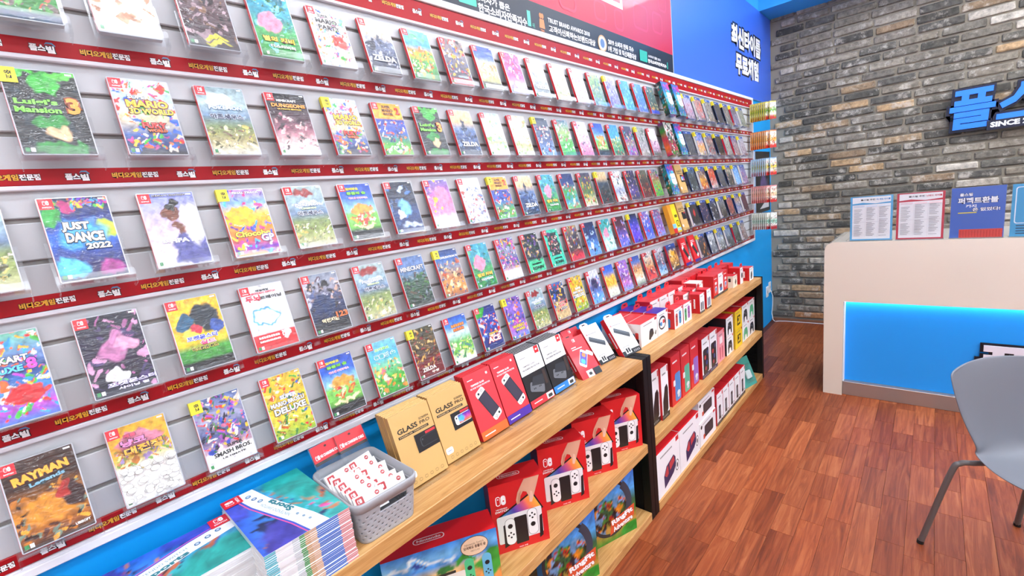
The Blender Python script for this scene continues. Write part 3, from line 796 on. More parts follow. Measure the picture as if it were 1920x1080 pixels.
 ('gold and blue historic', 1, '2a4a8a@0 4a78b8@.2 8a98b0@.35 c8905a@.6 e0a85a@.8 a8683a@1', '22 c86a3a,e8c89a,5a3a2a,4a6a9a,f2d8a8 0,.25,1,1 .05,.12', [], [('CIVILIZATION VI', .58, .16, .045, '#f2f2f2', None, .8)]),
 kir('teal woodland'),
 ('crowded blue and violet', 0) + SMA[2:5] + ([],),
 ('dark teal and black', 0, '24342c@0 2c3c34@.4 3a3a4a@.65 5ad0a0@.72 5fd8aa@1', '18 c8a06a,7a5a9a,e8d0a8,1c2420,4a7a5a 0,.05,1,.68 .05,.13', [], [('RONIN', .52, .9, .085, '#16221c', None, .7), ('=', .5, .79, .045, '#16221c', None, .6)]),
 ('mint bordered', 0, '4ed0b4@0 4ed0b4@.08 2a4a44@.1 2a4440@.7 4ed0b4@.72 52d4b8@1', '16 c86a6a,e8d0c0,7a4a8a,1c2a28 .15,.12,.85,.68 .05,.12', [(.04, .4, .09, .42, '#4ed0b4', .1), (.96, .4, .09, .42, '#4ed0b4', .1)], [('RONIN', .52, .9, .08, '#16221c', None, .6), ('=', .5, .79, .04, '#16221c', None, .55)]),
 ('brown and red banner', 0, 'a89a80@0 6a5a58@.3 5a4a48@.7 d8405a@.86 d84a60@1', '24 c83a3a,e8c86a,3a3a50,e8dcc8,5a6aa8 0,0,1,.85 .05,.12', [], []),
 ('deep blue light ray', 0, '2a3a68@0 2f4a88@.4 6a9ad8@.7 8ab0e8@1', '12 5ac0f0,24305a,c8e0f8 0,.1,1,1 .06,.15', [(.4, .7, .15, .08, '#e8ecf4', .3)], []),
 ('icy teal with pink', 0, '4ab8c8@0 5ab0a8@.35 d8ecf4@.7 c8e8f4@1', '12 8fe0e8,4a9a80,f2fafc 0,0,1,1 .06,.15', [(.4, .42, .25, .14, '#f0a4bc', .4)], []),
 ('plum and indigo', 0, '5a2a3a@0 6a3a4a@.3 7a6ac0@.6 7a88f0@1', '12 e8b8d0,4a2a4a,a8b0f8 0,.1,1,1 .06,.15', [], []),
 ('ultramarine', 1, '24304a@0 3a4aa0@.25 6a58d0@.5 7a5ae0@.8 5a4ac0@1', '12 3a5ae8,a890f0,2a2a5a 0,.2,1,1 .06,.15', [], []),
 ('blue and red', 0, '8a8ac8@0 5a78d0@.4 4a70d8@.7 88a0f0@1', '14 d84a5a,2a4ab8,e8e0f0 0,0,1,.9 .06,.14', [], []),
 ('violet crowd', 0, '7a5a88@0 8a78b0@.3 8a70c0@.7 9aa8f0@1', '18 d87a9a,5a4a88,e8d0e0,7ad0e0 0,0,1,1 .05,.12', [], []),
], 4: [
 ('brown and amber', 0, '5a3a28@0 4a2e20@.3 b0782a@.5 d8982e@.65 a86a24@.85 4a2c1c@1', '18 e8b04a,3a2018,c8862a,6a3a20,8a9a8a 0,.35,1,1 .05,.15', [(.5, .62, .36, .18, '#dc9c34', .6), (.85, .55, .16, .14, '#4a2420', .5), (.72, .46, .12, .09, '#b83a30', .5)],
  [('RAYMAN', .5, .2, .1, '#f6b83a', '#6a2a10', .78, .06, .1), ('Legends', .56, .3, .06, '#7ab0c8', '#2a3a40', .5, .04, .12), ('UBISOFT', .85, .92, .03, '#f4f4f4', None, .22)]),
 ('orange and white doodle', 0, 'f0c03a@0 efb83a@.25 e8c860@.42 f2ecd8@.52 f6f4f0@.6 f6f5f2@1', '26 8ab05a,b8a0d0,c88a4a,f6e0a0 0,.3,1,.52 .03,.09', [(.5, .22, .36, .12, '#e89ab0', .4)],
  [('배틀', .35, .13, .045, '#d84a6a', '#5a2a4a', .2), ('냥코', .38, .22, .085, '#f28ac0', '#3a2a3a', .42), ('대전쟁', .52, .33, .1, '#f6b03a', '#3a2a3a', .66)]),
 (SMA[0], 1) + SMA[2:], NSM, ACD,
 ('aqua and grass green', 0, '8fd4e8@0 5ab8d8@.3 8ad0b0@.45 5ab84a@.7 4aa83e@1', '18 f6d86a,e8a04a,f2e6d0,e88a9a,3a8a3a 0,.4,1,.95 .05,.12', [], [('모여봐요', .48, .15, .055, '#7fd84a', '#fff', .5), ('동물의 숲', .52, .28, .085, '#4ab0b8', '#fff', .74)]),
 ('dark olive and red', 1, '5a5a3a@0 6a5a3a@.3 5a4a3a@.5 7a2a28@.7 8a2428@1', '20 c8a04a,8a6a3a,3a3424,e8c88a,a83a30 0,.05,1,.8 .05,.13', [], [('ZELDA', .42, .84, .075, '#e8e0d4', '#5a1a1a', .55), ('무쌍', .62, .93, .05, '#e8e0d4', None, .3)]),
 ('sky blue and field green', 0, '2f6ad0@0 5a9ae0@.2 d8ecf8@.35 7ac06a@.55 8ac85a@.75 e8efe0@.92 f0f4ea@1', '14 4a9a4a,f2e4c8,c8d87a,5a8a98 0,.5,1,.9 .05,.13', [], [('=', .55, .2, .06, '#f2903a', '#7a3010', .6), ('=', .55, .29, .06, '#e87a2a', '#7a3010', .5)]),
 ('royal blue and green swirl', 0, '2a3a8a@0 2f4ab0@.3 34489a@.6 2c3c80@1', '18 e8423a,f2d8c0,5a8ae0,f2f2f4,d86a3a 0,.2,1,.75 .05,.13', [(.12, .1, .3, .14, '#4ab84a', .5)], [('TENNIS', .6, .65, .045, '#f2c83a', '#2a2a5a', .5), ('ACE', .55, .78, .13, '#f2f2f2', '#c83a2a', .66)]),
 ('violet', 1, '8a6ac0@0 9a7ad0@.3 6a5ab0@.55 c87ad0@.75 6a9ae0@1', '26 f2d83a,e85ab8,4a3a78,f2b0d8,e8883a,3a8ad8 0,0,1,1 .05,.12', [], [('WARIO', .5, .72, .08, '#f2d02a', '#2a1a3a', .7), ('WARE', .55, .81, .06, '#f2d02a', '#2a1a3a', .55)]),
 LEG,
 ('navy and scarlet collage', 0, '5a8ac0@0 2a3a5a@.25 4a4a68@.45 c8b08a@.65 e0c89a@1', '24 e8423a,3a6ac8,f2e0c8,1c2438,f2c83a 0,0,1,.8 .05,.12', [], [('SUPER', .58, .57, .05, '#e8302a', '#fff', .45), ('MARIO', .58, .65, .055, '#e8302a', '#fff', .5), ('3D!', .6, .74, .07, '#222', '#fff', .4)]),
 NSM,
 ('white and indigo', 0, 'e4e6f0@0 d0d4e8@.3 6a6aa8@.5 7ab0e8@.8 8ac0f0@1', '14 3a3a6a,e88ab0,f2f2f6,4a78c8 0,.1,1,1 .05,.14', [(.5, .4, .25, .18, '#45406e', .6)], []),
 ('blue and yellow', 0, '3a6ad8@0 5a88e0@.2 f2c03a@.45 f0b83a@.62 e8e4d8@.78 d8e0d0@1', '8 f6d86a,e8a83a 0,.35,1,.65 .08,.18', [], []),
 ('lilac', 0, 'b08ad8@0 a07ad0@.35 8a6ab0@.55 d08ad0@.75 8ab0f0@1', '20 4a3a78,f2e0f0,e8c84a,c85ab8 0,.1,1,1 .05,.12', [], []),
 ('blue and fawn', 0, '3a60b8@0 6a8ac8@.2 e0a86a@.45 e8c8a0@.65 e8eee4@.8 8a9a88@1', '8 d8904a,f2e0c8,5a4a4a 0,.3,1,.75 .07,.16', [], []),
 ('cream and crimson', 0, 'e0dce0@0 d8c8b0@.3 d8a878@.5 d84a48@.75 e06a6a@1', '14 c83a3a,3a3a68,f2e8d8,8a7a58 0,0,1,.9 .05,.14', [], []),
 ('white and steel blue', 0, 'd8d8e0@0 a8a8b4@.3 6a6a80@.5 8ab8e0@.8 c8e0f0@1', '16 3a3a4a,c84a4a,f2f2f4,5a80b0 0,0,1,.9 .05,.13', [], []),
]}
PSR = {0: [('pale rose', 1, 'a8b8d8@0 c8b8c8@.4 b8a0b0@1', '12 8a98c0,e0c8d0,d88aa0', [], []), ('salmon', 1, 'c8a8a0@0 c89a90@.5 b0a0a8@1', '12 e86a5a,e0d0c8,8a8a98', [], []), ('patchwork grey', 1, 'a8a8a0@0 a09c98@.5 a8988a@1', '18 c8b090,6a8a80,e0dcd8,7a5a5a', [], []), ('charcoal', 1, '6a6c70@0 5a5c60@.6 4c4e54@1', '8 7a7c80,44464c', [], []),
  ('stone grey', 1, '9a9894@0 8a8884@.5 7c8078@1', '12 c8c0b8,5a5c58,a86a6a', [], []), ('violet grey', 1, '7a7880@0 8a8494@.5 a09ac0@1', '10 b8b0d0,5a5868', [], []), ('sage grey', 1, 'a8b0b0@0 989c94@.5 98a0a0@1', '12 c8c4b8,6a7470', [], [])],
 1: [('slate', 0, '5c6068@0 686c72@.5 54585e@1', '6 7a7e86,4a4e56', [], []), ('blue and amber', 1, '7a94d8@0 98a8d8@.3 e8b07a@.6 c8c0a8@1', '14 f2d04a,e87a4a,e8e4e0,5a78c0', [], []), ('brick and grey', 1, '5a6aa8@0 a8887a@.35 8a8a90@.7 a8a0a0@1', '16 c85a4a,e0d8d0,4a4a58', [], []), ('black', 1, '26261f@0 2c2c26@.5 22221e@.9 8a5a3a@1', '8 3a3a34,4a4a3a', [], []),
  ('fog grey', 1, 'c8c8c0@0 b0b0a8@.5 9a9a98@1', '10 d8d8d0,7a7a78', [], []), ('mauve grey', 0, '6a70b0@0 b0a0a8@.4 a8989c@1', '12 d8c8c8,7a6a78', [], []), ('pale silver', 1, 'c0c4d0@0 b8b4c0@.5 a8a0a8@1', '12 d8d0d8,8a8090', [], [])],
 2: [('dark grey green', 1, '5a8ab8@0 5a6468@.3 4a5452@1', '8 a8b8c0,3a4442', [], []), ('amber', 1, '5a6ab0@0 8a7a80@.3 d8a040@.6 c85a3a@1', '12 f2d06a,e8e0d8,7a4a4a', [], []), ('scarlet and white', 1, '7a5a78@0 e0703a@.3 c86a5a@.6 d8d0d0@1', '14 e84a3a,f2e8e0,6a8a6a', [], []), ('bronze and grey', 1, '7a98b8@0 6a6c70@.4 565a60@1', '8 a8884a,3c4044', [], []),
  ('dark collage', 1, '4a4a44@0 b0b0a0@.25 44443e@.5 5a564e@1', '10 c8887a,2c2c28,d8d0c0', [], []), ('ice blue', 1, '5a8ad0@0 8ab8e8@.4 9ac8f0@1', '8 c8e4f8,5a98d8', [], []), ('mauve and red', 0, '6a70a8@0 a090b8@.4 b89ab0@1', '12 d8505a,c8c0d8,5a5a88', [], [])],
 3: [('black with red flare', 1, 'b8b8b8@0 3a3838@.1 3c3a3a@.5 2c2c2c@.9 a8a8a8@1', '4 4a4444', [(.5, .45, .14, .17, '#c83a34', .7)], []), ('indigo night', 1, 'b0b0b8@0 3a3a58@.12 34386a@.5 2c2c48@1', '8 8a7a98,c8a090,2a3a88', [], []), ('dark steel', 1, '3a5ab0@0 4a5462@.25 3c424a@1', '8 d8dce0,2a2e34', [], []), ('grey soldier', 1, '3a5ab0@0 8a9094@.25 5c5c58@.6 4a4a48@1', '10 c8c4bc,3a3a38', [], []),
  ('rust red', 1, '4a60a8@0 a86a60@.3 a8685e@.6 6a5450@1', '10 d88a7a,5a4444', [], []), ('tan and blue', 1, '5a80c0@0 b8a080@.3 8a98c0@.6 b0b0c0@1', '12 e0dcd8,5a6aa8,8a9a6a', [], []), ('dark plum', 1, '3a3a68@0 5a3a4a@.4 54444c@1', '10 8a5a6a,2c2a34', [], [])],
 4: [('charcoal and orange glow', 1, '2f5fb0@0 4a5468@.2 5a4a44@.6 4a3e3c@1', '8 e8a05a,3a3434', [], []), ('silver white', 0, '3a60a8@0 c8ccd0@.2 98a0a8@.6 7a8288@1', '12 f2f4f6,4a525a', [], []), ('pale streaked', 1, '2f5fb0@0 6a88b8@.2 b0b8c0@.5 6a6c64@1', '12 e8ecf0,5a5c58,c8c05a', [], []), ('stormy grey', 1, '2f5fb0@0 8a9ab0@.25 6a7074@.7 586064@1', '10 a8b0b4,4a5052', [], []),
  ('dark moss', 1, '2f5fb0@0 6a8078@.25 4c5652@.7 44504a@1', '10 8a9a90,2f3a34', [], []), ('faded patchwork', 1, '2f5fb0@0 a09a98@.2 988888@.7 8a7a78@1', '14 d8d0cc,5a5658,b86a60', [], [])]}
START = {0: 0, 1: 0, 2: -1, 3: -1, 4: -1}
PITCH = 0.1528
CNT = {}
for r_ in range(5):
    lst = ROWS[r_]
    for n, spec in enumerate(lst):
        game(r_, 0.062 + PITCH * (n + START[r_]), n, 'sw', spec)
    CNT[r_] = len(lst)

# ------------------------------------------------------------------ cartons
def carton(name, label, cat, w, d, h, x, y, z, rz=0.0, rx=0.0, col='#d8232a', faces=None, front=None, left=None, top=None, group=None, tab=None, ma=None):
    o = thing(name, label, cat, (x, y, z), (rx, 0, rz), group)
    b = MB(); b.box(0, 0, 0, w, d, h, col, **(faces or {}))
    if not (front or left or top or tab):
        me = b.mesh(name, ma or CARD); bpy.data.objects.remove(o)
        return solo(name, me, label, cat, (x, y, z), (rx, 0, rz), group)
    obj('carton_body', b.mesh('carton_body', ma or CARD), o)
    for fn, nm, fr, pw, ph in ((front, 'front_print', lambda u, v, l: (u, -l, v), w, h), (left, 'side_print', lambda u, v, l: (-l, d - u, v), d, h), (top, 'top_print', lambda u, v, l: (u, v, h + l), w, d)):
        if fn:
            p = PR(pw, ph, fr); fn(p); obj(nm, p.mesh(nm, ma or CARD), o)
    if tab:
        tw, th, tc = tab
        b = MB(); x0 = (w - tw) / 2
        b.prism([(x0, h), (x0 + tw, h), (x0 + tw, h + th * .6), (x0 + tw * .8, h + th), (x0 + tw * .2, h + th), (x0, h + th * .6)], d - .0016, d - .0004, 'y', tc)
        b.prism(rrect(w / 2 - tw * .18, h + th * .45, w / 2 + tw * .18, h + th * .7, .002), d - .0019, d - .0015, 'y', '#3a1518')
        obj('hang_tab', b.mesh('hang_tab', ma or CARD), o)
    return o

def holder_for(row, n, x, d, y):
    k = round(d, 4)
    if k not in HM:
        HM[k] = holder_mesh(.105, d + .0015)
    solo('acrylic_holder', HM[k], f"clear acrylic holder under the {ORD[n]} item from left in {ROWN[row]} row", 'display holder', (x, y, ZR[row]), (TILT, 0, 0), group='acrylic holders on the slatted wall')

def sports_front(p):
    p.art(ST('2f8ac8@0 3a6ad0@.2 58b8d8@.4 3a9a8a@.65 3a6ab8@.85 5ac0d8@1'), [(.9, .12, .3, .1, '#c83a98', .5)], 16, 24, seed=3, conf=(26, ['#e05aa8', '#e8c8a8', '#24345a', '#4ab05a', '#1c2030', '#5ad0e8', '#d8402e'], (0, 0, 1, 1), (.05, .14)))
    p.poly([(p.w * .35, p.h * .38), (p.w * .45, p.h * .33), (p.w * .8, p.h * .31), (p.w, p.h * .35), (p.w, p.h * .68), (p.w * .4, p.h * .68)], '#f0f4f8')
    p.ft('Sports', .68, .48, .06, '#2a6a9a', .45)
    p.ft('NINTENDO SWITCH', .68, .42, .02, '#8a98a8', .45)
def sports_left(p):
    p.art(ST('2a2c3c@0 3a9a9a@.3 24303a@.5 3a8a5a@.75 22262e@1'), [], 6, 24, seed=4, conf=(14, ['#d8a080', '#e8e0d8', '#c84a5a', '#3ab0c8'], (0, 0, 1, 1), (.1, .3)))
def tan_front(dark):
    def f(p):
        p.ft('GLASS', .36, .24, .07, '#1c1a16', .5)
        p.ft('SCREEN', .8, .19, .03, '#1c1a16', .25, bold=.01)
        p.ft('PRO', .8, .245, .045, '#1c1a16', .26, bold=.01)
        p.fr_rect(.1, .3, .86, .335, '#1c1a16'); p.ft('PREMIUM TEMPERED', .48, .318, .018, '#d8b880', .7, bold=.01)
        p.fr_rect(.44, .37, 1, .62, '#141416'); p.fr_rect(.72, .385, .98, .42, '#c83038')
        if dark:
            p.rr(p.w * .55, p.h * .43, p.w * .45, p.h * .14, .008, '#3a3d42'); p.rr(p.w * .575, p.h * .437, p.w * .425, p.h * .126, .006, '#17181b')
            p.ell(p.w * .61, p.h * .53, p.w * .02, p.w * .02, '#4a4d52', 10)
        else:
            p.rr(p.w * .52, p.h * .43, p.w * .48, p.h * .14, .008, '#f0f0f0')
            p.art([(0, '#4a3ab8'), (.5, '#c85ab0'), (1, '#f0943a')], [(.2, .5, .3, .4, '#6ac8f0', .8)], 10, 6, x0=p.w * .62, y0=p.h * .437, w=p.w * .38, h=p.h * .126, seed=2)
            p.ell(p.w * .57, p.h * .53, p.w * .022, p.w * .022, '#222', 10)
        p.rr(p.w * .04, p.h * .12, p.w * .2, p.h * .09, .006, '#f6f6f4')
        p.ft('=', .14, .835, .016, '#8a98b8', .1)
        for i in range(6):
            p.ring(rrect(p.w * (.12 + .14 * i), p.h * .045, p.w * (.19 + .14 * i), p.h * .085, .003), rrect(p.w * (.125 + .14 * i), p.h * .049, p.w * (.185 + .14 * i), p.h * .081, .002), '#6a5636')
    return f
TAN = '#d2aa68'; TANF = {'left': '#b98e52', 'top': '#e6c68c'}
def film_front(p):
    p.fr_rect(0, .9, 1, 1, '#3a2a8a')
    p.ft('=', .45, .2, .025, '#fff', .6); p.ft('=', .5, .25, .02, '#fff', .7)
    c, s_ = math.cos(-1.0), math.sin(-1.0); cx, cy = p.w * .5, p.h * .45
    def rc(a, b2, w_, h_, col):
        p.poly([(cx + (u * c - v * s_), cy + (u * s_ + v * c)) for u, v in ((a, b2), (a + w_, b2), (a + w_, b2 + h_), (a, b2 + h_))], col)
    L_ = p.h * .6
    rc(-L_ / 2, -.016, L_, .032, '#f2f2f2'); rc(-L_ / 2 + L_ * .16, -.016, L_ * .68, .032, '#2a2a30')

def slot_box(row, n, x, label, w, d, h, **k):
    y = -(h * math.sin(-TILT) + d * math.cos(TILT)) - .015
    carton('display_box', f"{label}, {ORD[n]} from left in {ROWN[row]} row", 'box', w, d, h, x, y, ZR[row], 0, TILT, group='boxed goods on the slatted wall', **k)
    holder_for(row, n, x, d, y)
gx = lambda c: 0.062 + PITCH * c
ink_front = lambda p: p.art(ST('c8d0c8@0 e8e4e0@.3 4a4a4a@.5 c84a6a@.75 3a6a3a@1'), [], 18, 28, seed=21, conf=(46, ['#1c1c20', '#f2f0ee', '#e83a6a', '#5ab04a', '#2a3a30'], (0, 0, 1, 1), (.06, .14)))
yel_front = lambda p: (p.fr_rect(.4, .0, 1, 1, '#f2d818'), p.fr_rect(0, .84, .45, 1, '#c8202a'), p.fr_rect(0, .68, .45, .84, '#7ab8d8'), p.fr_rect(.5, .84, 1, .94, '#9ac8d8'), p.ft('=', .74, .42, .11, '#2a2410', .36),
                       p.ring(rrect(p.w * .6, p.h * .2, p.w * .9, p.h * .42, .008), rrect(p.w * .66, p.h * .23, p.w * .84, p.h * .39, .005), '#2a2410'))
n0 = CNT[0]
slot_box(0, n0, gx(18), 'blue and white sports set box', .105, .03, .205, col='#1c2430', front=sports_front, left=sports_left)
slot_box(0, n0 + 1, gx(19), 'blue and white sports set box', .105, .03, .205, col='#1c2430', front=sports_front, left=sports_left)
slot_box(1, n0, gx(18), 'black box splashed with pink and green', .11, .032, .205, col='#20201e', front=ink_front, left=lambda p: p.art(ST('8a3a8a@0 3a9a3a@.25 c83a5a@.5 e88a3a@.8 c8307a@1'), [], 4, 16, seed=5))
slot_box(1, n0 + 1, gx(19), 'blue and white sports set box', .105, .03, .205, col='#1c2430', front=sports_front, left=sports_left)
slot_box(2, n0 + 1, gx(18), 'blue and white sports set box', .105, .03, .195, col='#1c2430', front=sports_front, left=sports_left)
slot_box(2, n0 + 2, gx(19), 'tan screen glass carton', .105, .022, .19, col=TAN, faces=TANF, front=tan_front(False))
slot_box(3, n0 + 1, gx(18), 'yellow and orange set box', .115, .03, .185, col='#e89a22', faces={'left': '#e8a028'}, front=yel_front)
slot_box(3, n0 + 2, gx(19), 'tan screen glass carton', .105, .022, .19, col=TAN, faces=TANF, front=tan_front(True))
slot_box(4, n0 + 2, gx(19.3), 'red screen film box', .095, .014, .19, col='#d8242c', front=film_front)
slot_box(4, n0 + 3, gx(20.35), 'red screen film box', .095, .014, .19, col='#d8242c', front=film_front)
game(4, gx(18) + .01, n0 + 1, 'ps', ('blue with golden mane', 0, '2a4a90@0 3a5a98@.15 b8905a@.35 d8a860@.6 6a5a4a@.85 4a4a48@1', '18 f2c86a,e8d8b0,7a4a2a,f6e6c0 .2,.2,.8,.9 .05,.13', [(.5, .35, .2, .12, '#e8b83a', .5)], []))
off = {0: n0 + 2, 1: n0 + 2, 2: n0 + 3, 3: n0 + 3, 4: n0 + 4}
for r_ in range(5):
    xs = 3.18 if r_ < 4 else 3.18 + .196 * .85
    if r_ == 2: xs += .02
    if r_ == 3: xs += .03
    for k, spec in enumerate(PSR[r_]):
        game(r_, xs + .196 * k, off[r_] + k, 'ps', spec)

# ------------------------------------------------------------------ posters and banner above the panel
def board(name, label, cat, x0, x1, z0, z1, paint, ma=None, y=0.006):
    o = thing(name, label, cat, (x0, y, z0))
    b = MB(); b.box(0, 0, 0, x1 - x0, .012, z1 - z0, '#f2f2f2'); obj('board', b.mesh('board', CARD), o)
    p = PR(x1 - x0, z1 - z0); paint(p); obj('poster_print', p.mesh('poster_print', ma or CARD), o)
    return o
def awards(p):
    X = lambda x: x + 1.2; Zt = lambda z: z - 2.314
    p.rect(0, 0, p.w, p.h, '#141c2c')
    p.text('소비자가 뽑은', X(1.45), Zt(2.372), .026, .2, '#f2f2f2')
    p.text('한국소비자만족지수', X(1.51), Zt(2.338), .032, .285, '#fff')
    p.text('1', X(1.668), Zt(2.358), .06, .022, '#5ad0b0'); p.text('위', X(1.695), Zt(2.335), .02, None, '#4a9a88')
    p.rr(X(1.27), Zt(2.335), .09, .09, .004, '#49c6a8')
    p.ell(X(1.748), Zt(2.385), .009, .011, '#d8844a'); p.ell(X(1.762), Zt(2.385), .009, .011, '#d8844a')
    p.poly([(X(1.74), Zt(2.372)), (X(1.77), Zt(2.372)), (X(1.775), Zt(2.335)), (X(1.735), Zt(2.335))], '#d8844a'); p.text('TBA', X(1.755), Zt(2.326), .009, .03, '#d8844a')
    p.text('TRUST BRAND AWARDS 2018', X(1.97), Zt(2.378), .020, .34, '#eef0f2'); p.text('고객이신뢰하는브랜드대상', X(1.995), Zt(2.344), .029, .385, '#fff')
    p.ell(X(2.256), Zt(2.356), .044, .04, '#c8a070'); p.ell(X(2.256), Zt(2.356), .036, .033, '#e8e0d0'); p.ell(X(2.256), Zt(2.356), .022, .022, '#5a7aa8')
    p.text('2019 소비자 만족 지수', X(2.455), Zt(2.376), .028, .28, '#fff'); p.text('1위 기업 및 혁신제품대상', X(2.467), Zt(2.341), .029, .31, '#fff')
    p.rr(X(2.668), Zt(2.332), .095, .06, .004, '#2fb09c')
    p.text('소비자가 뽑은 2021', X(2.86), Zt(2.372), .016, .17, '#e8eaee'); p.text('한국소비자만족지수', X(2.9), Zt(2.345), .022, .26, '#fff'); p.text('1', X(3.045), Zt(2.352), .04, .012, '#2fb09c')
board('award_banner', 'navy award banner with white lettering along the top of the display', 'banner', -1.2, 3.14, 2.314, 2.43, awards)
def redposter(p):
    X = lambda x: x + 1.2; Zt = lambda z: z - 2.43
    p.rect(0, 0, p.w, p.h, '#c0183c')
    p.ring([(X(-1.0), Zt(2.565)), (X(2.5), Zt(2.565)), (X(2.5), Zt(3.05)), (X(-1.0), Zt(3.05))], [(X(-.97), Zt(2.59)), (X(2.475), Zt(2.59)), (X(2.475), Zt(3.02)), (X(-.97), Zt(3.02))], '#f2eef0')
    for i, (x, z, w_, h_) in enumerate(((2.2, 2.46, .12, .1), (2.4, 2.45, .1, .11), (2.62, 2.5, .18, .14), (2.86, 2.52, .14, .12), (2.95, 2.66, .12, .1), (2.62, 2.72, .2, .14), (1.9, 2.45, .14, .08))):
        p.ring(rrect(X(x), Zt(z), X(x + w_), Zt(z + h_), .03), rrect(X(x + .012), Zt(z + .012), X(x + w_ - .012), Zt(z + h_ - .012), .022), '#d02c52')
board('red_poster', 'crimson poster with white frame line above the award banner', 'poster', -1.2, 3.14, 2.43, 3.12, redposter)
def bluepost(p):
    X = lambda x: x - 3.15; Zt = lambda z: z - 2.315
    p.rect(0, 0, p.w, p.h, '#3a6ce0')
    p.text('최신타이틀', X(4.79), Zt(2.78), .175, .87, '#fff', bold=.05, out='#101a3a', outw=.09)
    p.text('무료체험', X(4.8), Zt(2.568), .175, .69, '#fff', bold=.05, out='#101a3a', outw=.09)
board('blue_poster', 'large blue poster with white Korean slogan beside the brick corner', 'poster', 3.15, 5.6, 2.315, 3.12, bluepost)
def blackpost(p):
    p.rect(0, 0, p.w, p.h, '#14161a')
    p.art(ST('1c1e24@0 24262e@.4 3a3448@.6 1a1c22@1'), [(.55, .5, .25, .14, '#7a6a98', .8)], 12, 16, x0=.03, y0=.03, w=p.w - .06, h=p.h - .06, seed=8)
    p.rr(.12, p.h * .72, .3, .05, .01, '#c8ccd0')
    p.poly([(p.w * .25, p.h * .06), (p.w * .9, p.h * .06), (p.w * .9, p.h * .24)], '#d8dade')
board('framed_poster', 'narrow black framed poster on blue wall behind the card packs', 'poster', 5.0, 5.53, 1.24, 1.84, blackpost, y=.008)

# ------------------------------------------------------------------ card packs on pegs
PK = [('yellow and green', '#e8d83a', '#7ab83a', '#c83a2a', 2.08), ('orange', '#f0922a', '#e8b84a', '#d8341e', 1.835), ('pale blue', '#a8d0f0', '#e8d84a', '#d83a2a', 1.598), ('pink and red', '#f09a9a', '#f4e0b0', '#d02a2a', 1.355), ('white and green', '#e8ece4', '#8ac8b0', '#b8283a', 1.11)]
for ri, (nm, c1, c2, c3, z) in enumerate(PK):
    pg = thing('display_peg', f"thin metal peg holding the {nm} card packs", 'peg', (4.745, 0, z + .158))
    b = MB(); b.tube([(0, -.0005, 0), (0, -.235, 0), (0, -.243, .008)], .0022, 6); obj('rod', b.mesh('rod', mat('peg_metal', '#b8bcc0', .3, .9)), pg)
    b = MB(); b.box(-.012, -.002, -.02, .012, 0, .012); obj('peg_plate', b.mesh('peg_plate', MATS['peg_metal']), pg)
    p = PR(.066, .15, lambda u, v, l: (u - .033, -.0025 - l, v - .15))
    b = MB()
    p.box(-.033, -.0025, -.15, .033, .0025, 0, c1)
    p.art([(0, c1), (.12, '#f4f2ea'), (.3, '#f0ece0'), (.5, c2), (.72, '#f0ece4'), (.85, c3), (1, c3)], [], 10, 18, seed=ri + 40, conf=(16, [c1, c2, c3, '#3a3020', '#f6f4ee'], (0, .15, 1, .85), (.06, .16)))
    me = p.mesh('pack_foil', WRAP)
    for k in range(10):
        yy = -.035 - .0155 * k if k < 8 else -.17 - .033 * (k - 8)
        rz = -.12 if k < 8 else -.62
        t = solo('card_pack', me, f"{nm} card pack hanging at the {'front' if k > 7 else 'back'} of its peg beside the brick wall", 'card pack', (4.745, yy, z + .154), (0, 0, rz), group=f'{nm} card packs on a peg')

# ================================================================== shelf units
BLACK = mat('black_steel', '#0a0a0b', 0.5, spec=.3)
MESHP = mat('black_mesh_panel', '#101012', 0.6, spec=.2)
YF = -0.315
def shelf_unit(name, label, x0, x1, zs, ribs):
    o = thing(name, label, 'shelf unit', (x0, 0, 0))
    W = x1 - x0
    for z0, z1 in zs:
        b = MB(); b.bevbox(.042, YF, z0, W - .042, -.002, z1, .0015); obj('shelf_board', b.mesh('shelf_board', OAK), o)
    for xx in (0, W - .04):
        for y0 in (YF + .001, -.042):
            b = MB(); b.bevbox(xx, y0, 0, xx + .04, y0 + .04, .835, .002); obj('post', b.mesh('post', BLACK), o)
        b = MB(); b.box(xx + .012, YF + .041, .03, xx + .028, -.042, .83); sp = obj('side_panel', b.mesh('side_panel', MESHP), o)
        b = MB(); b.bevbox(xx, YF + .041, .80, xx + .04, -.042, .835, .002); obj('top_rail', b.mesh('top_rail', BLACK), o)
        if ribs:
            for k in range(26):
                z = .06 + k * .013
                b = MB(); b.box(xx + .006, YF + .041, z, xx + .012, -.042, z + .005); obj('rib', b.mesh('rib', MATS['black_steel']), sp)
    return o
Z1, Z2, Z3 = .835, .412, .045
shelf_unit('shelf_unit', 'near oak and black steel shelf unit under the game wall', -.12, 1.895, [(.787, Z1), (.368, Z2), (.002, Z3)], False)
shelf_unit('shelf_unit', 'far oak and black steel shelf unit beside the brick end', 1.897, 3.9, [(.787, Z1), (.36, .405), (.002, Z3)], True)

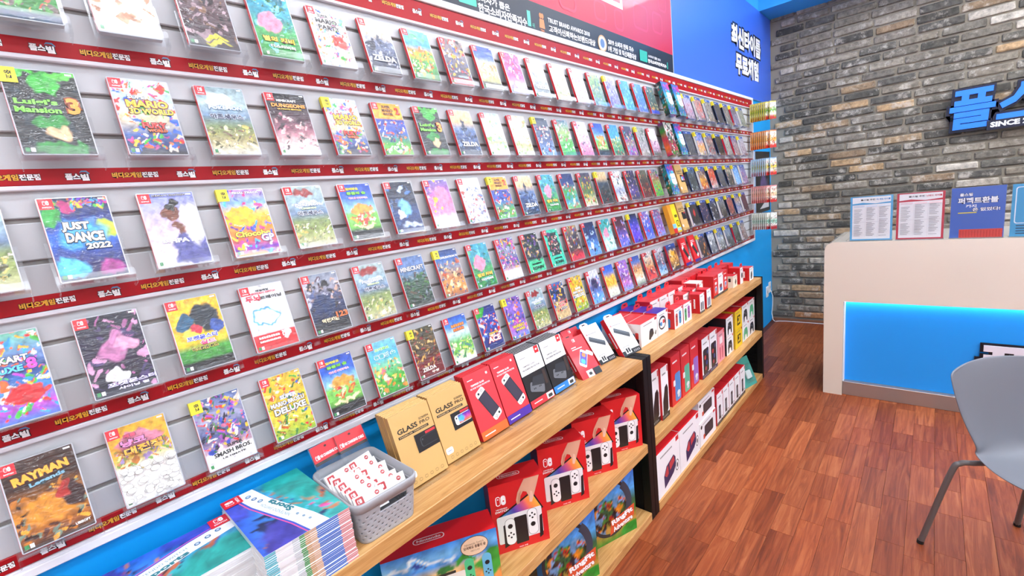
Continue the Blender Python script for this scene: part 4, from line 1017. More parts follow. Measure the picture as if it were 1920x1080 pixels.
# ---- brochures
def brochure_mesh():
    w, d, t = .186, .292, .0044
    p = PR(w, d)
    p.box(0, 0, 0, w, d, t, '#e8e8e8')
    # printed edges seen at the front: bands of colour running through every copy
    bands = [(0, .12, '#5ab8c8'), (.12, .3, '#e8e8ea'), (.3, .38, '#c8d0d4'), (.38, .44, '#4a9a5a'), (.44, .5, '#c89a6a'), (.5, .58, '#d8b090'), (.58, .85, '#3a70c8'), (.85, 1, '#d8888a')]
    for a, b_, c in bands:
        p.add([(w * a, -.0003, .0008), (w * b_, -.0003, .0008), (w * b_, -.0003, t - .0004), (w * a, -.0003, t - .0004)], [(0, 1, 2, 3)], c)
    return p
bme = brochure_mesh().mesh('brochure_pages', CARD)
def sports_cover(fr, w, h, seed):
    p = PR(w, h, fr)
    p.art(ST('3a6ad8@0 3f8ad8@.3 3ab0b8@.6 48b8b0@1'), [(.15, .3, .2, .3, '#4a48a8', .5), (.85, .85, .4, .3, '#2fa8a0', .5), (.9, .1, .3, .2, '#4a58c8', .5)], 44, 30, seed=seed, gam=1.1,
          conf=(20, ['#c88a68', '#2a3a6a', '#e05aa8', '#5ad0e8', '#b86a4a', '#24283a', '#4a50a8'], (0, 0, 1, 1), (.03, .09)))
    up = [(0, .30), (.2, .36), (.45, .47), (.7, .58), (1, .66)]
    p.poly([(w * a, h * (b_ - .02)) for a, b_ in up] + [(w * a, h * (b_ + .22)) for a, b_ in up[::-1]], '#e85aa0')
    p.poly([(w * a, h * (b_ - .035)) for a, b_ in up] + [(w * a, h * (b_ + .205)) for a, b_ in up[::-1]], '#3a58c0')
    p.poly([(w * a, h * (b_ - .05)) for a, b_ in up] + [(w * a, h * (b_ + .18)) for a, b_ in up[::-1]], '#f4f6fa')
    p.text('NINTENDO SWITCH', w * .5, h * .59, h * .045, w * .36, '#5a98a8', rot=.26, bold=.0)
    p.text('Sports', w * .53, h * .5, h * .115, w * .3, '#2a7f8a', rot=.26, bold=.05)
    for k in range(3):
        p.ell(w * (.74 + .075 * k), h * (.64 + .036 * k), h * .034, h * .034, '#3a6a98', 14); p.ell(w * (.74 + .075 * k), h * (.64 + .036 * k), h * .02, h * .02, '#c8d8e8', 10)
        p.ell(w * (.14 + .07 * k), h * (.39 + .03 * k), h * .024, h * .018, '#8aa8c0', 12)
    p.rect(w * .86, h * .78, w * .14, h * .22, '#e0202c')
    console_mark(p, w * .895, h * .87, h * .1, '#fff', '#e0202c')
    p.text('SWITCH', w * .93, h * .825, h * .035, w * .09, '#fff')
    return p
# thick stack beside the basket: cover turned with its head to the left
for k in range(29):
    jx = random.uniform(-.0015, .0015); jy = random.uniform(-.002, .002)
    top = k == 28
    t = thing('brochure', 'uppermost sports brochure on the thick stack beside the grey basket' if top else 'sports brochure lower in the thick stack beside the grey basket', 'brochure',
              (.222 + jx, -.308 + jy, Z1 + .0045 * k), (0, 0, R(-.8 + random.uniform(-.3, .3))), group='sports brochures in the thick stack')
    obj('pages', bme, t)
    if top:
        w_, d_ = .292, .186
        p = sports_cover(lambda u, v, l: (d_ - v, u, .0044 + l), w_, d_, 61)
        # head of the sheet to the left: corner mark at the far left
        obj('cover_print', p.mesh('cover_print', CARD), t)
b2 = PR(.292, .186); b2.box(0, 0, 0, .292, .186, .0044, '#e8e8e8', front='#d8dce0', right='#9ab8d0')
bme2 = b2.mesh('brochure_pages', CARD)
for k in range(25):
    top = k == 24
    t = thing('brochure', 'uppermost sports brochure on the stack at the lower left' if top else 'sports brochure lower in the stack at the lower left', 'brochure',
              (-.065 + random.uniform(-.001, .001), -.222 + random.uniform(-.001, .001), Z1 + .0045 * k), (0, 0, R(-1 + random.uniform(-.3, .3))), group='sports brochures in the left stack')
    obj('pages', bme2, t)
    if top:
        p = sports_cover(lambda u, v, l: (u, v, .0044 + l), .292, .186, 77); obj('cover_print', p.mesh('cover_print', CARD), t)

# ---- grey basket
GREYB = mat('grey_basket_plastic', '#a9abaf', 0.4)
bk = thing('storage_basket', 'grey perforated plastic basket full of cable packs', 'basket', (.513, -.19, Z1), (0, 0, R(-2)))
def rr_ring(hx_, hy, r, n=10):
    return rrect(-hx_, -hy, hx_, hy, r, n)
def wall_grid(levels, n, per, hole):
    vs = []; fs = []
    for z, a, c, r in levels:
        ring = rr_ring(a, c, r, 12)
        L_ = [0.0]
        for i in range(len(ring)):
            q = ring[(i + 1) % len(ring)]; L_.append(L_[-1] + math.hypot(q[0] - ring[i][0], q[1] - ring[i][1]))
        for k in range(per):
            s_ = L_[-1] * k / per
            j = max(i for i in range(len(ring)) if L_[i] <= s_)
            f = (s_ - L_[j]) / max(1e-9, L_[j + 1] - L_[j]); p0 = ring[j]; p1 = ring[(j + 1) % len(ring)]
            vs.append((p0[0] + (p1[0] - p0[0]) * f, p0[1] + (p1[1] - p0[1]) * f, z))
    for i in range(len(levels) - 1):
        for k in range(per):
            if hole(i, k):
                continue
            a = i * per + k; b_ = i * per + (k + 1) % per
            fs.append((a, b_, b_ + per, a + per))
    return vs, fs
NL = 27; per = 160
lv = [(.001 + (.092 * i / NL), .074 + .010 * i / NL, .108 + .011 * i / NL, .022) for i in range(NL + 1)]
def hole(i, k):
    if 3 <= i <= NL - 4 and i % 3 == 0:
        row = i // 3
        if (k + (row % 2) * 2) % 4 == 0:
            return True
    # hand slots in the two short walls
    return NL - 7 <= i <= NL - 3 and (per * .885 < k < per * .985 or per * .385 < k < per * .485)
vs, fs = wall_grid(lv, NL, per, hole)
b = MB(); b.add(vs, fs); b.f.append(tuple(range(per))[::-1])
o = obj('basket_wall', b.mesh('basket_wall', GREYB, True), bk)
mo = o.modifiers.new('thick', 'SOLIDIFY'); mo.thickness = .0025; mo.offset = 0
rim = [(.092, .085, .120, .024), (.092, .089, .124, .026), (.112, .092, .127, .027), (.117, .0905, .1255, .026), (.117, .0875, .1225, .025), (.092, .084, .119, .023)]
vs, fs = wall_grid([(z, a, c, r) for z, a, c, r in rim], 0, 120, lambda i, k: False)
b = MB(); b.add(vs, fs); obj('rim', b.mesh('rim', GREYB, True), bk)
# cable packs in the basket
def pack_print(p):
    p.rect(0, 0, p.w, p.h, '#f2f0ee'); p.rr(p.w * .06, p.h * .52, p.w * .26, p.h * .4, .003, '#b02a30')
    console_mark(p, p.w * .12, p.h * .62, p.w * .13, '#fff', '#b02a30')
    p.ell(p.w * .78, p.h * .75, p.w * .075, p.w * .075, '#b02a30', 16); p.text('1M', p.w * .78, p.h * .75, p.h * .08, None, '#f2dcdc')
    p.text('NS CHARGING CABLE', p.w * .55, p.h * .35, p.h * .09, p.w * .6, '#8a8a8a', bold=.0)
pk = PR(.078, .05, lambda u, v, l: (u - .039, -.004 - l, v)); pk.box(-.039, -.004, 0, .039, .004, .05, '#ebe9e8'); pack_print(pk)
pkm = pk.mesh('cable_card', CARD)
k = 0
spots = []
for i in range(6):
    yy = -.094 + i * .028
    spots += [(-.037 + random.uniform(-.004, .002), yy, .066 + .003 * i + random.uniform(-.004, .004), R(-38 + random.uniform(-9, 9)), R(random.uniform(-14, 14))),
              (.036 + random.uniform(-.004, .004), yy + .008, .064 + .003 * i + random.uniform(-.004, .004), R(-36 + random.uniform(-9, 9)), R(random.uniform(-14, 14)))]
for i, (xx, yy, zz, rx, rz) in enumerate(spots):
    side = 'left' if i % 2 == 0 else 'right'
    t = solo('cable_pack', pkm, f"white cable pack with red logo, {ORD[i // 2]} from front on the {side} side of basket", 'cable pack', (.513 + xx * .86, -.19 + yy, Z1 + zz), (rx, 0, rz), group='cable packs in the grey basket')
def bag_pack(label, x, y, z, rx, rz):
    t = thing('bagged_cable', label, 'cable pack', (x, y, z), (rx, 0, rz))
    p = PR(.085, .15, lambda u, v, l: (u - .0425, -.002 - l, v)); p.box(-.0425, -.0015, .105, .0425, .0015, .15, '#cc2630')
    p.rect(0, .105, .085, .045, '#cc2630'); p.rect(0, .098, .085, .008, '#222')
    console_mark(p, .006, .112, .012, '#fff', '#cc2630'); p.text('NS CHARGING CABLE', .05, .118, .008, .06, '#fff'); p.ell(.0425, .14, .004, .003, '#3a1014', 10)
    obj('header_card', p.mesh('header_card', CARD), t)
    b = MB(); b.box(-.044, -.003, 0, .044, .003, .105); b.box(-.046, -.0022, .1, .046, -.0018, .158); obj('clear_bag', b.mesh('clear_bag', ACR), t)
bag_pack('red topped bagged cable at the back left of the basket', .484, -.122, Z1 + .05, R(-24), R(6))
bag_pack('red topped bagged cable at the back right of the basket', .552, -.128, Z1 + .053, R(-26), R(2))

# ---- screen glass cartons on easels
def easel(label, x, y, z, w, rx, D):
    b = MB(); b.box(0, -.014, .0008, w, D + .014, .0022); b.box(0, -.016, .0008, w, -.014, .012)
    s_, c_ = math.sin(-rx), math.cos(rx)
    for e in (0, .002):
        b.add([(0, D + .012 + e, .002), (w, D + .012 + e, .002), (w, D + .012 + e + .13 * s_, .13 * c_), (0, D + .012 + e + .13 * s_, .13 * c_)], [(0, 1, 2, 3)])
    solo('acrylic_easel', b.mesh('acrylic_easel', ACR), label, 'display easel', (x, y, z), (0, 0, 0), 'acrylic easels on the top shelf')
def stack(n, t, label_f, label_b, w, h, x, y, z, rx, group, **kw):
    for k in range(n):
        dy = k * t * math.cos(rx); dz = k * t * math.sin(-rx) * -1
        fr = k == 0
        kk = dict(kw)
        if not fr:
            kk.pop('front', None)
        carton('screen_protector_box', label_f if fr else label_b, 'box', w, t * .96, h, x + random.uniform(-.001, .001), y + k * t / math.cos(rx), z + .0035 + t * math.sin(-rx), 0, rx, group=group, **kk)
LEAN = R(-17)
stack(6, .0105, 'front tan screen glass carton with dark console picture beside the basket', 'tan carton behind the front one beside the basket', .14, .215, .628, -.215, Z1, LEAN, 'tan cartons beside the basket', col=TAN, faces=TANF, front=tan_front(True))
stack(5, .011, 'front tan screen glass carton with colourful console picture beside red boxes', 'tan carton behind the front one beside the red boxes', .14, .215, .778, -.205, Z1, LEAN, 'tan cartons beside the red boxes', col=TAN, faces=TANF, front=tan_front(False))
def redsp(foot):
    def f(p):
        p.art([(0, '#dc3a44'), (1, '#d8363e')], [], 2, 2, gam=1, detail=0)
        p.ft('TEMPERED GLASS', .42, .18, .028, '#fff', .5); p.ft('NS OLED SCREEN PROTECTOR', .5, .225, .024, '#fff', .74, bold=.02)
        p.ft('=', .2, .09, .014, '#fff', .2); p.rr(p.w * .8, p.h * .9, p.w * .07, p.h * .035, .002, '#fff')
        c, s_ = math.cos(-1.13), math.sin(-1.13); cx, cy = p.w * .58, p.h * .47
        def T(u, v):
            return (cx + u * c - v * s_, cy + u * s_ + v * c)
        def rc(a, b_, w_, h_, col, r=None):
            pts = rrect(a, b_, a + w_, b_ + h_, r) if r else [(a, b_), (a + w_, b_), (a + w_, b_ + h_), (a, b_ + h_)]
            p.poly([T(*q) for q in pts], col)
        L_ = p.h * .56; hh = p.w * .36
        rc(-L_ / 2, -hh / 2, L_, hh, '#f4f4f4', .010); rc(-L_ * .34, -hh / 2, L_ * .68, hh, '#2c2a38'); rc(-L_ * .31, -hh * .42, L_ * .62, hh * .84, '#3a3648')
        for sx in (-1, 1):
            q = T(sx * L_ * .42, hh * .2 * sx); p.ell(q[0], q[1], .0045, .0045, '#222', 12)
            q = T(sx * L_ * .42, -hh * .2 * sx)
            for du, dv in ((.004, 0), (-.004, 0), (0, .004), (0, -.004)):
                p.ell(q[0] + du, q[1] + dv, .0017, .0017, '#222', 8)
        p.fr_rect(0, .87, 1, 1, foot); p.ft('=', .3, .94, .018, '#fff', .4)
    return f
stack(4, .011, 'front red screen protector box with orange foot on the shelf', 'red box behind the orange footed one', .125, .225, .932, -.203, Z1, LEAN, 'red boxes with orange foot', col='#c8222c', front=redsp('#e8692a'))
stack(4, .011, 'front red screen protector box with purple foot on the shelf', 'red box behind the purple footed one', .125, .225, 1.064, -.20, Z1, LEAN, 'red boxes with purple foot', col='#c8222c', front=redsp('#4a2a9a'))
def blacksp(foot):
    def f(p):
        p.fr_rect(0, 0, 1, .42, '#f2f2f2'); p.fr_rect(.78, 0, .96, .13, '#d8242c'); p.rr(p.w * .83, p.h * .92, p.w * .08, p.h * .03, .002, '#fff')
        p.ft('=', .24, .12, .014, '#888', .22); p.ft('TEMPERED GLASS', .4, .27, .026, '#444', .5, bold=.01); p.ft('NS SCREEN PROTECTOR', .46, .33, .028, '#333', .72, bold=.02)
        c, s_ = math.cos(-.35), math.sin(-.35)
        pts = rrect(-.04, -.018, .04, .018, .008)
        p.poly([(p.w * .45 + u * c - v * s_, p.h * .3 + u * s_ + v * c) for u, v in pts], '#6a6e74')
        p.poly([(p.w * .45 + u * c - v * s_, p.h * .34 + u * s_ + v * c) for u, v in ((-.028, -.004), (.045, .006), (.055, .05), (-.02, .03))], '#2a2e34')
        for du in (-.02, -.012, .012, .02):
            p.ell(p.w * .45 + du, p.h * .3, .003, .003, '#222', 8)
        p.fr_rect(.8, .45, .92, .72, '#3a2a24'); p.fr_rect(0, .87, 1, 1, foot); p.fr_rect(.68, .875, .98, .985, '#f2f2f2'); p.rr(p.w * .74, p.h * .03, p.w * .18, p.h * .06, .004, '#333'); p.ft('=', .3, .93, .018, '#fff', .35)
    return f
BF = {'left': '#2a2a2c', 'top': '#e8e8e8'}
stack(6, .011, 'front black and white screen protector box with red foot', 'black and white box behind the red footed one', .14, .215, 1.2, -.195, Z1, LEAN, 'black boxes with red foot', col='#161618', faces=BF, front=blacksp('#d8303a'))
stack(6, .011, 'front black and white screen protector box with blue foot', 'black and white box behind the blue footed one', .14, .215, 1.35, -.192, Z1, LEAN, 'black boxes with blue foot', col='#161618', faces=BF, front=blacksp('#2a80d8'))
for i, xx in enumerate((.64, .79, .94, 1.07, 1.21, 1.36)):
    easel('clear acrylic easel under the ' + ['first', 'second', 'third', 'fourth', 'fifth', 'sixth'][i] + ' leaning box stack from the basket', xx, [-.215, -.205, -.203, -.20, -.195, -.192][i] - .004, Z1, .12, LEAN, [6, 5, 4, 4, 6, 6][i] * .0112 / math.cos(LEAN))
# ---- red boxes leaning at the end of the near unit
def redcase(p):
    p.art([(0, '#dc3038'), (1, '#d82a32')], [], 2, 2, gam=1, detail=0)
    console_mark(p, p.w * .42, p.h * .88, p.w * .12, '#fff', '#dc3038'); p.ft('=', .32, .24, .022, '#fff', .24); p.ft('=', .45, .29, .022, '#fff', .5)
    c, s_ = math.cos(.9), math.sin(.9)
    def rc(a, b_, w_, h_, col, r):
        p.poly([(p.w * .5 + u * c - v * s_, p.h * .45 + u * s_ + v * c) for u, v in rrect(a, b_, a + w_, b_ + h_, r)], col)
    rc(-.04, -.02, .08, .04, '#f2f2f2', .008); rc(-.028, -.018, .056, .036, '#4a3ab0', .002); rc(-.026, -.012, .022, .024, '#3ab8d8', .008); rc(.008, -.01, .018, .02, '#e8823a', .006)
    rc(.03, -.05, .02, .04, '#f4f4f4', .008)
    p.fr_rect(.3, .84, .62, 1, '#f2f2f2'); p.fr_rect(.64, .84, 1, 1, '#1c1c1e'); p.rr(p.w * .38, p.h * .04, p.w * .16, p.h * .07, .006, '#333')
def whitecase(p):
    p.fr_rect(0, 0, 1, 1, '#f4f4f4'); p.ft('=', .42, .22, .02, '#888', .6); console_mark(p, p.w * .08, p.h * .76, p.w * .08, '#d8303a', '#fff')
    c, s_ = math.cos(-.5), math.sin(-.5)
    p.poly([(p.w * .5 + u * c - v * s_, p.h * .55 + u * s_ + v * c) for u, v in rrect(-.05, -.011, .05, .011, .005)], '#3c4248')
    p.poly([(p.w * .5 + u * c - v * s_, p.h * .555 + u * s_ + v * c) for u, v in rrect(-.05, .001, .05, .013, .005)], '#555c64')
    p.fr_rect(.0, .88, 1, 1, '#1a1a1c'); p.fr_rect(.16, .78, .5, .97, '#f6f6f6'); p.ring(rrect(p.w * .16, p.h * .03, p.w * .5, p.h * .22, .004), rrect(p.w * .175, p.h * .038, p.w * .485, p.h * .212, .003), '#222')
    p.rr(p.w * .23, p.h * .06, p.w * .09, p.h * .11, .003, '#222'); p.rr(p.w * .35, p.h * .06, p.w * .09, p.h * .11, .003, '#222')
    for k in range(4):
        p.rect(p.w * (.6 + .09 * k), p.h * .03, p.w * .05, p.h * .05, '#9a9a9e')
L2 = R(-34)
def leaner(label, x, y, w, h, d, rz, col, front, tabc, left=None, z=Z1):
    carton('accessory_box', label, 'box', w, d, h, x, y, z + d * math.sin(-L2) * .02, rz, L2, col=col, front=front, left=left, group='leaning accessory boxes', tab=(w * .5, .022, tabc))
redL = lambda p: (p.text('=', p.w * .5, p.h * .45, p.w * .25, p.h * .4, '#fff', rot=math.pi / 2),)
leaner('red console case box behind the black boxes at the shelf end', 1.515, -.115, .12, .185, .02, R(-4), '#c81e26', redcase, '#d8343c')
leaner('red console case box hidden behind the black screen boxes', 1.39, -.105, .12, .185, .02, R(-4), '#c81e26', redcase, '#d8343c')
leaner('red console case box standing furthest front at the shelf end', 1.53, -.205, .125, .19, .026, R(-8), '#cc1c24', redcase, '#d8343c', redL)
leaner('white boxed console case with red side, left of the pair', 1.715, -.18, .12, .195, .028, R(-6), '#cc1c24', whitecase, '#e8e8e8', redL)
leaner('white boxed console case with red side, right of the pair', 1.855, -.225, .13, .205, .030, R(-10), '#cc1c24', whitecase, '#e8e8e8', redL)
leaner('red accessory box peeking out behind the white boxed cases', 1.655, -.105, .12, .185, .02, R(-4), '#c81e26', redcase, '#d8343c')

# ---- console boxes on the middle board
def oled_front(p):
    w, h = p.w, p.h
    p.rect(0, 0, w, h, '#d81e24')
    console_mark(p, w * .1, h * .70, w * .18, '#fff', '#d81e24'); p.ft('NINTENDO', .19, .35, .018, '#fff', .2); p.ft('SWITCH', .19, .385, .03, '#fff', .24)
    # tilted tablet with a colourful screen
    scr = [(w * .12, h * .52), (w * .75, h * .76), (w * .9, h * .52), (w * .22, h * .36)]
    p.poly([(w * .08, h * .53), (w * .76, h * .79), (w * .94, h * .50), (w * .22, h * .33)], '#17181c')
    n = 10; o = len(p.v); p.l += .0002
    for j in range(n + 1):
        for i in range(n + 1):
            a, b_ = i / n, j / n
            q = [(scr[0][k] * (1 - a) + scr[1][k] * a) * (1 - b_) + (scr[3][k] * (1 - a) + scr[2][k] * a) * b_ for k in (0, 1)]
            p.v.append(p.fr(q[0], q[1], p.l))
            c1 = np.array(hx('#3fb0e8')[:3]); c2 = np.array(hx('#4a3ab0')[:3]); c3 = np.array(hx('#e0483a')[:3]); c4 = np.array(hx('#f8b030')[:3])
            c = c1 * max(0, 1 - a * 2.6) + c2 * max(0, 1 - abs(a - .45) * 2.8) + c3 * max(0, 1 - abs(a - .75) * 3.2) + c4 * max(0, (a - .68) * 3.1)
            p.c.append((*np.clip(c + .02, 0, 1), 1))
    for j in range(n):
        for i in range(n):
            a = o + j * (n + 1) + i; p.f.append((a + n + 1, a + n + 2, a + 1, a))
    # hand lifting the screen
    hand = [(.46, .72), (.50, .82), (.58, .92), (.64, .99), (.92, .99), (.86, .86), (.82, .78), (.78, .70), (.745, .63), (.70, .64), (.70, .72), (.66, .80), (.60, .82), (.55, .76), (.52, .66), (.47, .65)]
    p.poly([(w * a, h * b_) for a, b_ in hand], '#e0a88c')
    p.poly([(w * a, h * b_) for a, b_ in [(.70, .64), (.745, .63), (.78, .70), (.77, .78), (.73, .80)]], '#ecbfa6')
    p.poly([(w * a, h * b_) for a, b_ in [(.47, .65), (.52, .66), (.55, .76), (.57, .84), (.52, .80)]], '#cf9276')
    # dock, grip and controllers
    p.rr(w * .08, h * .14, w * .82, h * .40, .006, '#eceaec')
    for sx in (0, 1):
        cx = w * (.27 if sx == 0 else .80)
        p.poly([(cx + (-.09 if sx == 0 else .05) * w, h * .40), (cx + (-.04 if sx == 0 else .1) * w, h * .42), (cx + (.0 if sx == 0 else .09) * w, h * .1), (cx + (-.1 if sx == 0 else .02) * w, h * .07)], '#1c1c20')
    p.rr(w * .385, h * .08, w * .23, h * .40, .004, '#1a1a1e')
    for sx, yo in ((0, 0.0), (1, .06)):
        x0 = w * (.215 if sx == 0 else .63); y0 = h * (.1 + yo)
        p.rr(x0 - .001, y0 - .001, w * .175 + .002, h * .38 + .002, .016, '#2a2a2e'); p.rr(x0, y0, w * .175, h * .38, .0155, '#f6f6f6')
        cx = x0 + w * .0875
        p.ell(cx, y0 + h * (.27 if sx == 0 else .15), w * .045, w * .045, '#1c1c20', 16)
        cy = y0 + h * (.14 if sx == 0 else .28)
        for du, dv in ((.045, 0), (-.045, 0), (0, .045), (0, -.045)):
            p.ell(cx + du * w, cy + dv * w, w * .018, w * .018, '#1c1c20', 10)
    p.ft('OLED 모델', .5, .965, .018, '#f8e0e0', .16)
def nin_logo(p, cx, cy, w):
    h = w * .26
    p.ring(rrect(cx - w / 2, cy - h / 2, cx + w / 2, cy + h / 2, h * .49, 6), rrect(cx - w / 2 + h * .12, cy - h * .38, cx + w / 2 - h * .12, cy + h * .38, h * .37, 6), '#f0dcdc')
    p.text('Nintendo', cx, cy, h * .42, w * .76, '#f4e4e4', bold=.03)
oled_top = lambda p: nin_logo(p, p.w * .42, p.h * .45, .085)
AR = R(-31)
for i, (xx, yy) in enumerate(((.925, -.20), (1.197, -.195), (1.435, -.19), (1.665, -.195))):
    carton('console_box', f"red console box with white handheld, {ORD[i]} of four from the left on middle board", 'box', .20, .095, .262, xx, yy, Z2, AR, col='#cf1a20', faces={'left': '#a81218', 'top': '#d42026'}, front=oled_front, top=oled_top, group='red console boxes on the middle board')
def island_front(p):
    w, h = p.w, p.h
    p.art(ST('4a98e0@0 8ac8f0@.2 5aa8e8@.35 e8cfa0@.5 e8b070@.7 e89a58@1'), [(.1, .5, .08, .1, '#3a8a50', .2), (.5, .45, .12, .08, '#4a9a58', .2), (.72, .35, .1, .08, '#4aa850', .2), (.95, .55, .12, .2, '#5ab050', .3), (.28, .38, .05, .06, '#3a58a8', .1), (.3, .75, .16, .12, '#d8c030', .2), (.3, .25, .3, .03, '#e8f2fa', .6)], 40, 26, seed=91)
    p.rr(w * .42, h * .0, w * .26, h * .42, .004, '#f0ece4'); p.rr(w * .3, h * .42, w * .3, h * .05, .002, '#2a2a2c')
    for cx, c in ((.72, '#4fc88a'), (.88, '#6ab8dc')):
        p.rr(w * (cx - .04), h * .05, w * .085, h * .55, .016, c); p.ell(w * (cx + .003), h * .42, w * .022, w * .022, '#1c1c20', 14)
        for du, dv in ((.02, 0), (-.02, 0), (0, .02), (0, -.02)):
            p.ell(w * (cx + .003 + du), h * .25 + dv * w, .003, .003, '#1c1c20', 8)
    p.ell(w * .79, h * .80, w * .125, h * .175, '#5a3a2a', 24); p.ell(w * .79, h * .80, w * .12, h * .165, '#f0d2b0', 24)
    p.ft('Nintendo Switch', .79, .15, .04, '#8a6a50', .17, bold=.0); p.ft('모여봐요 동물의 숲', .79, .21, .06, '#5a3a2a', .2); p.ft('에디션', .79, .28, .035, '#8a6a50', .08, bold=.0)
carton('console_box', 'wide red console box with island scene at the left of the middle board', 'box', .36, .10, .19, .552, -.105, Z2, R(-30), col='#c8161c', faces={'top': '#d41c22', 'right': '#5ab050'}, front=island_front, top=lambda p: nin_logo(p, p.w * .42, p.h * .45, .1))
# ---- exercise ring boxes on the bottom board
def ring_front(p):
    w, h = p.w, p.h
    p.art(ST('3a7ad8@0 6ab0e8@.3 4a7a5a@.5 5a8a3a@.65 d8a85a@.8 4a9a3a@1'), [(.9, .95, .3, .1, '#3aa040', .4)], 30, 34, seed=15, conf=(34, ['#2a2428', '#e8a03a', '#c83a2a', '#5a9a4a', '#8ab0d8', '#5a4a3a', '#3a3a48'], (.0, .35, .8, .8), (.05, .14)))
    po = [(w * .42 + w * .47 * math.cos(a), h * .5 + h * .42 * math.sin(a)) for a in [2 * math.pi * i / 40 for i in range(40)]]
    pi = [(w * .42 + w * .41 * math.cos(a), h * .5 + h * .37 * math.sin(a)) for a in [2 * math.pi * i / 40 for i in range(40)]]
    p.ring(po, pi, '#22252e')
    go = [(w * .42 + w * .5 * math.cos(a), h * .5 + h * .45 * math.sin(a)) for a in [-.45 + .1 * i for i in range(14)]]
    gi = [(w * .42 + w * .37 * math.cos(a), h * .5 + h * .33 * math.sin(a)) for a in [-.45 + .1 * i for i in range(14)]]
    p.poly(go + gi[::-1], '#3c4150')
    p.poly([(w * .38, h * .1), (w * .95, h * .24), (w * .97, h * .42), (w * .42, h * .3)], '#e0582e')
    p.text('RingFit', w * .68, h * .30, h * .1, w * .5, '#fff', rot=.2, out='#c8381e', bold=.05); p.text('Adventure', w * .68, h * .20, h * .08, w * .46, '#fff', rot=.2, out='#c8381e', bold=.04)
for i, (xx, yy) in enumerate(((1.145, -.215), (1.48, -.215))):
    carton('fitness_game_box', ('nearer' if i == 0 else 'farther') + ' exercise ring game box with blue sky on the bottom board', 'box', .255, .07, .325, xx, yy, Z3, R(-20), col='#3a8ad0', faces={'right': '#4a9a48'}, front=ring_front, group='exercise ring boxes')

# ================================================================== goods on the far unit
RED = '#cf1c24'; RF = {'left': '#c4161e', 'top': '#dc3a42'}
def acc(label, w, d, h, x, y, z, front, tab=True, left=None, top=None, col=RED, faces=None, rz=0.0, name='accessory_box', group=None):
    return carton(name, label, 'box', w, d, h, x, y, z, rz, 0, col=col, faces=faces or RF, front=front, left=left, top=top, group=group, tab=(w * .55, .028, '#d8303a') if tab else None)
def panelf(bg='#f2f0f0', head=.0, things_=(), title='FOR NS', foot=None):
    def f(p):
        p.rect(0, 0, p.w, p.h, bg)
        if head:
            p.fr_rect(0, 0, 1, head, RED)
        p.fr_rect(.84, .02, .97, .13, RED)
        p.ft('=', .42, .14, .035, '#7a7a7a' if bg not in (RED, '#d8232a') else '#fff', .5, bold=.01)
        for k in things_:
            if k[0] == 'r':
                p.rr(k[1] * p.w, (1 - k[4]) * p.h, (k[3] - k[1]) * p.w, (k[4] - k[2]) * p.h, k[6] if len(k) > 6 else .006, k[5])
            elif k[0] == 'e':
                p.ell(k[1] * p.w, (1 - k[2]) * p.h, k[3] * p.w, k[4] * p.h, k[5], 16, k[6] if len(k) > 6 else 0)
            else:
                p.poly([(a * p.w, (1 - b_) * p.h) for a, b_ in k[1]], k[2])
        if foot:
            p.fr_rect(0, .9, 1, 1, foot)
            for q in range(4):
                p.rect(p.w * (.1 + .18 * q), p.h * .03, p.w * .09, p.h * .04, '#8a8a8e')
    return f
dock = panelf('#f0ebe6', things_=[('p', [(.45, .85), (.5, .5), (.58, .42), (.72, .46), (.76, .7), (.66, .8), (.6, .82), (.55, .9)], '#2a2a2c'), ('p', [(.82, .75), (.88, .6), (.92, .62), (.88, .8)], '#333')], title='CHARGING DOCK')
dockL = lambda p: (p.rect(0, 0, p.w, p.h, '#e9e2dc'), p.rr(p.w * .15, p.h * .1, p.w * .7, p.h * .28, .01, '#26262a'), p.rr(p.w * .3, p.h * .3, p.w * .25, p.h * .28, .006, '#2a7a90'), p.rr(p.w * .58, p.h * .35, p.w * .25, p.h * .28, .006, '#c8362e'))
grip = panelf('#f4f2f0', things_=[('e', .45, .5, .34, .3, '#1c1c20'), ('e', .45, .42, .24, .13, '#f0f0f0'), ('e', .45, .6, .24, .13, '#f0f0f0'), ('r', .25, .45, .42, .62, '#3a8ac8'), ('r', .48, .38, .66, .55, '#d84a34')], title='GRIP')
for k in range(3):
    yy = -.235 + k * .075
    w_ = ['front', 'middle', 'rear'][k]
    acc(f'{w_} white and red charging dock box at the near end', .185, .072, .118, 2.008, yy, Z1, dock if k == 0 else None, False, dockL if k == 0 else None, None, '#eee8e4', {'top': '#dc3c40', 'left': '#e9e2dc'}, group='charging dock boxes')
    acc(f'{w_} steering grip box with purple top and red flap', .13, .072, .125, 2.2, yy + .002, Z1, grip if k == 0 else None, True, None, None, '#f0eeec', {'top': '#3a2fa0', 'left': '#d8343c'}, group='steering grip boxes')
def sticks(c1, c2):
    return panelf('#f2f0f0', things_=[('r', .12, .25, .38, .9, c1, .012), ('r', .52, .2, .78, .85, c2, .012), ('e', .25, .4, .06, .04, '#222'), ('e', .65, .55, .06, .04, '#222'), ('e', .25, .65, .05, .03, '#333'), ('e', .65, .35, .05, .03, '#333')], title='')
stL = lambda p: (p.rr(p.w * .3, p.h * .06, p.w * .3, p.h * .45, .008, '#3a90c8'), p.ft('=', .5, .16, .05, '#fff', .4))
acc('box of red and blue controller skins with red side', .115, .06, .112, 2.348, -.262, Z1, sticks('#c84a3a', '#3a88b8'), True, stL)
acc('box of green and purple controller skins', .115, .06, .112, 2.468, -.264, Z1, sticks('#4a9a58', '#a04a9a'), True)
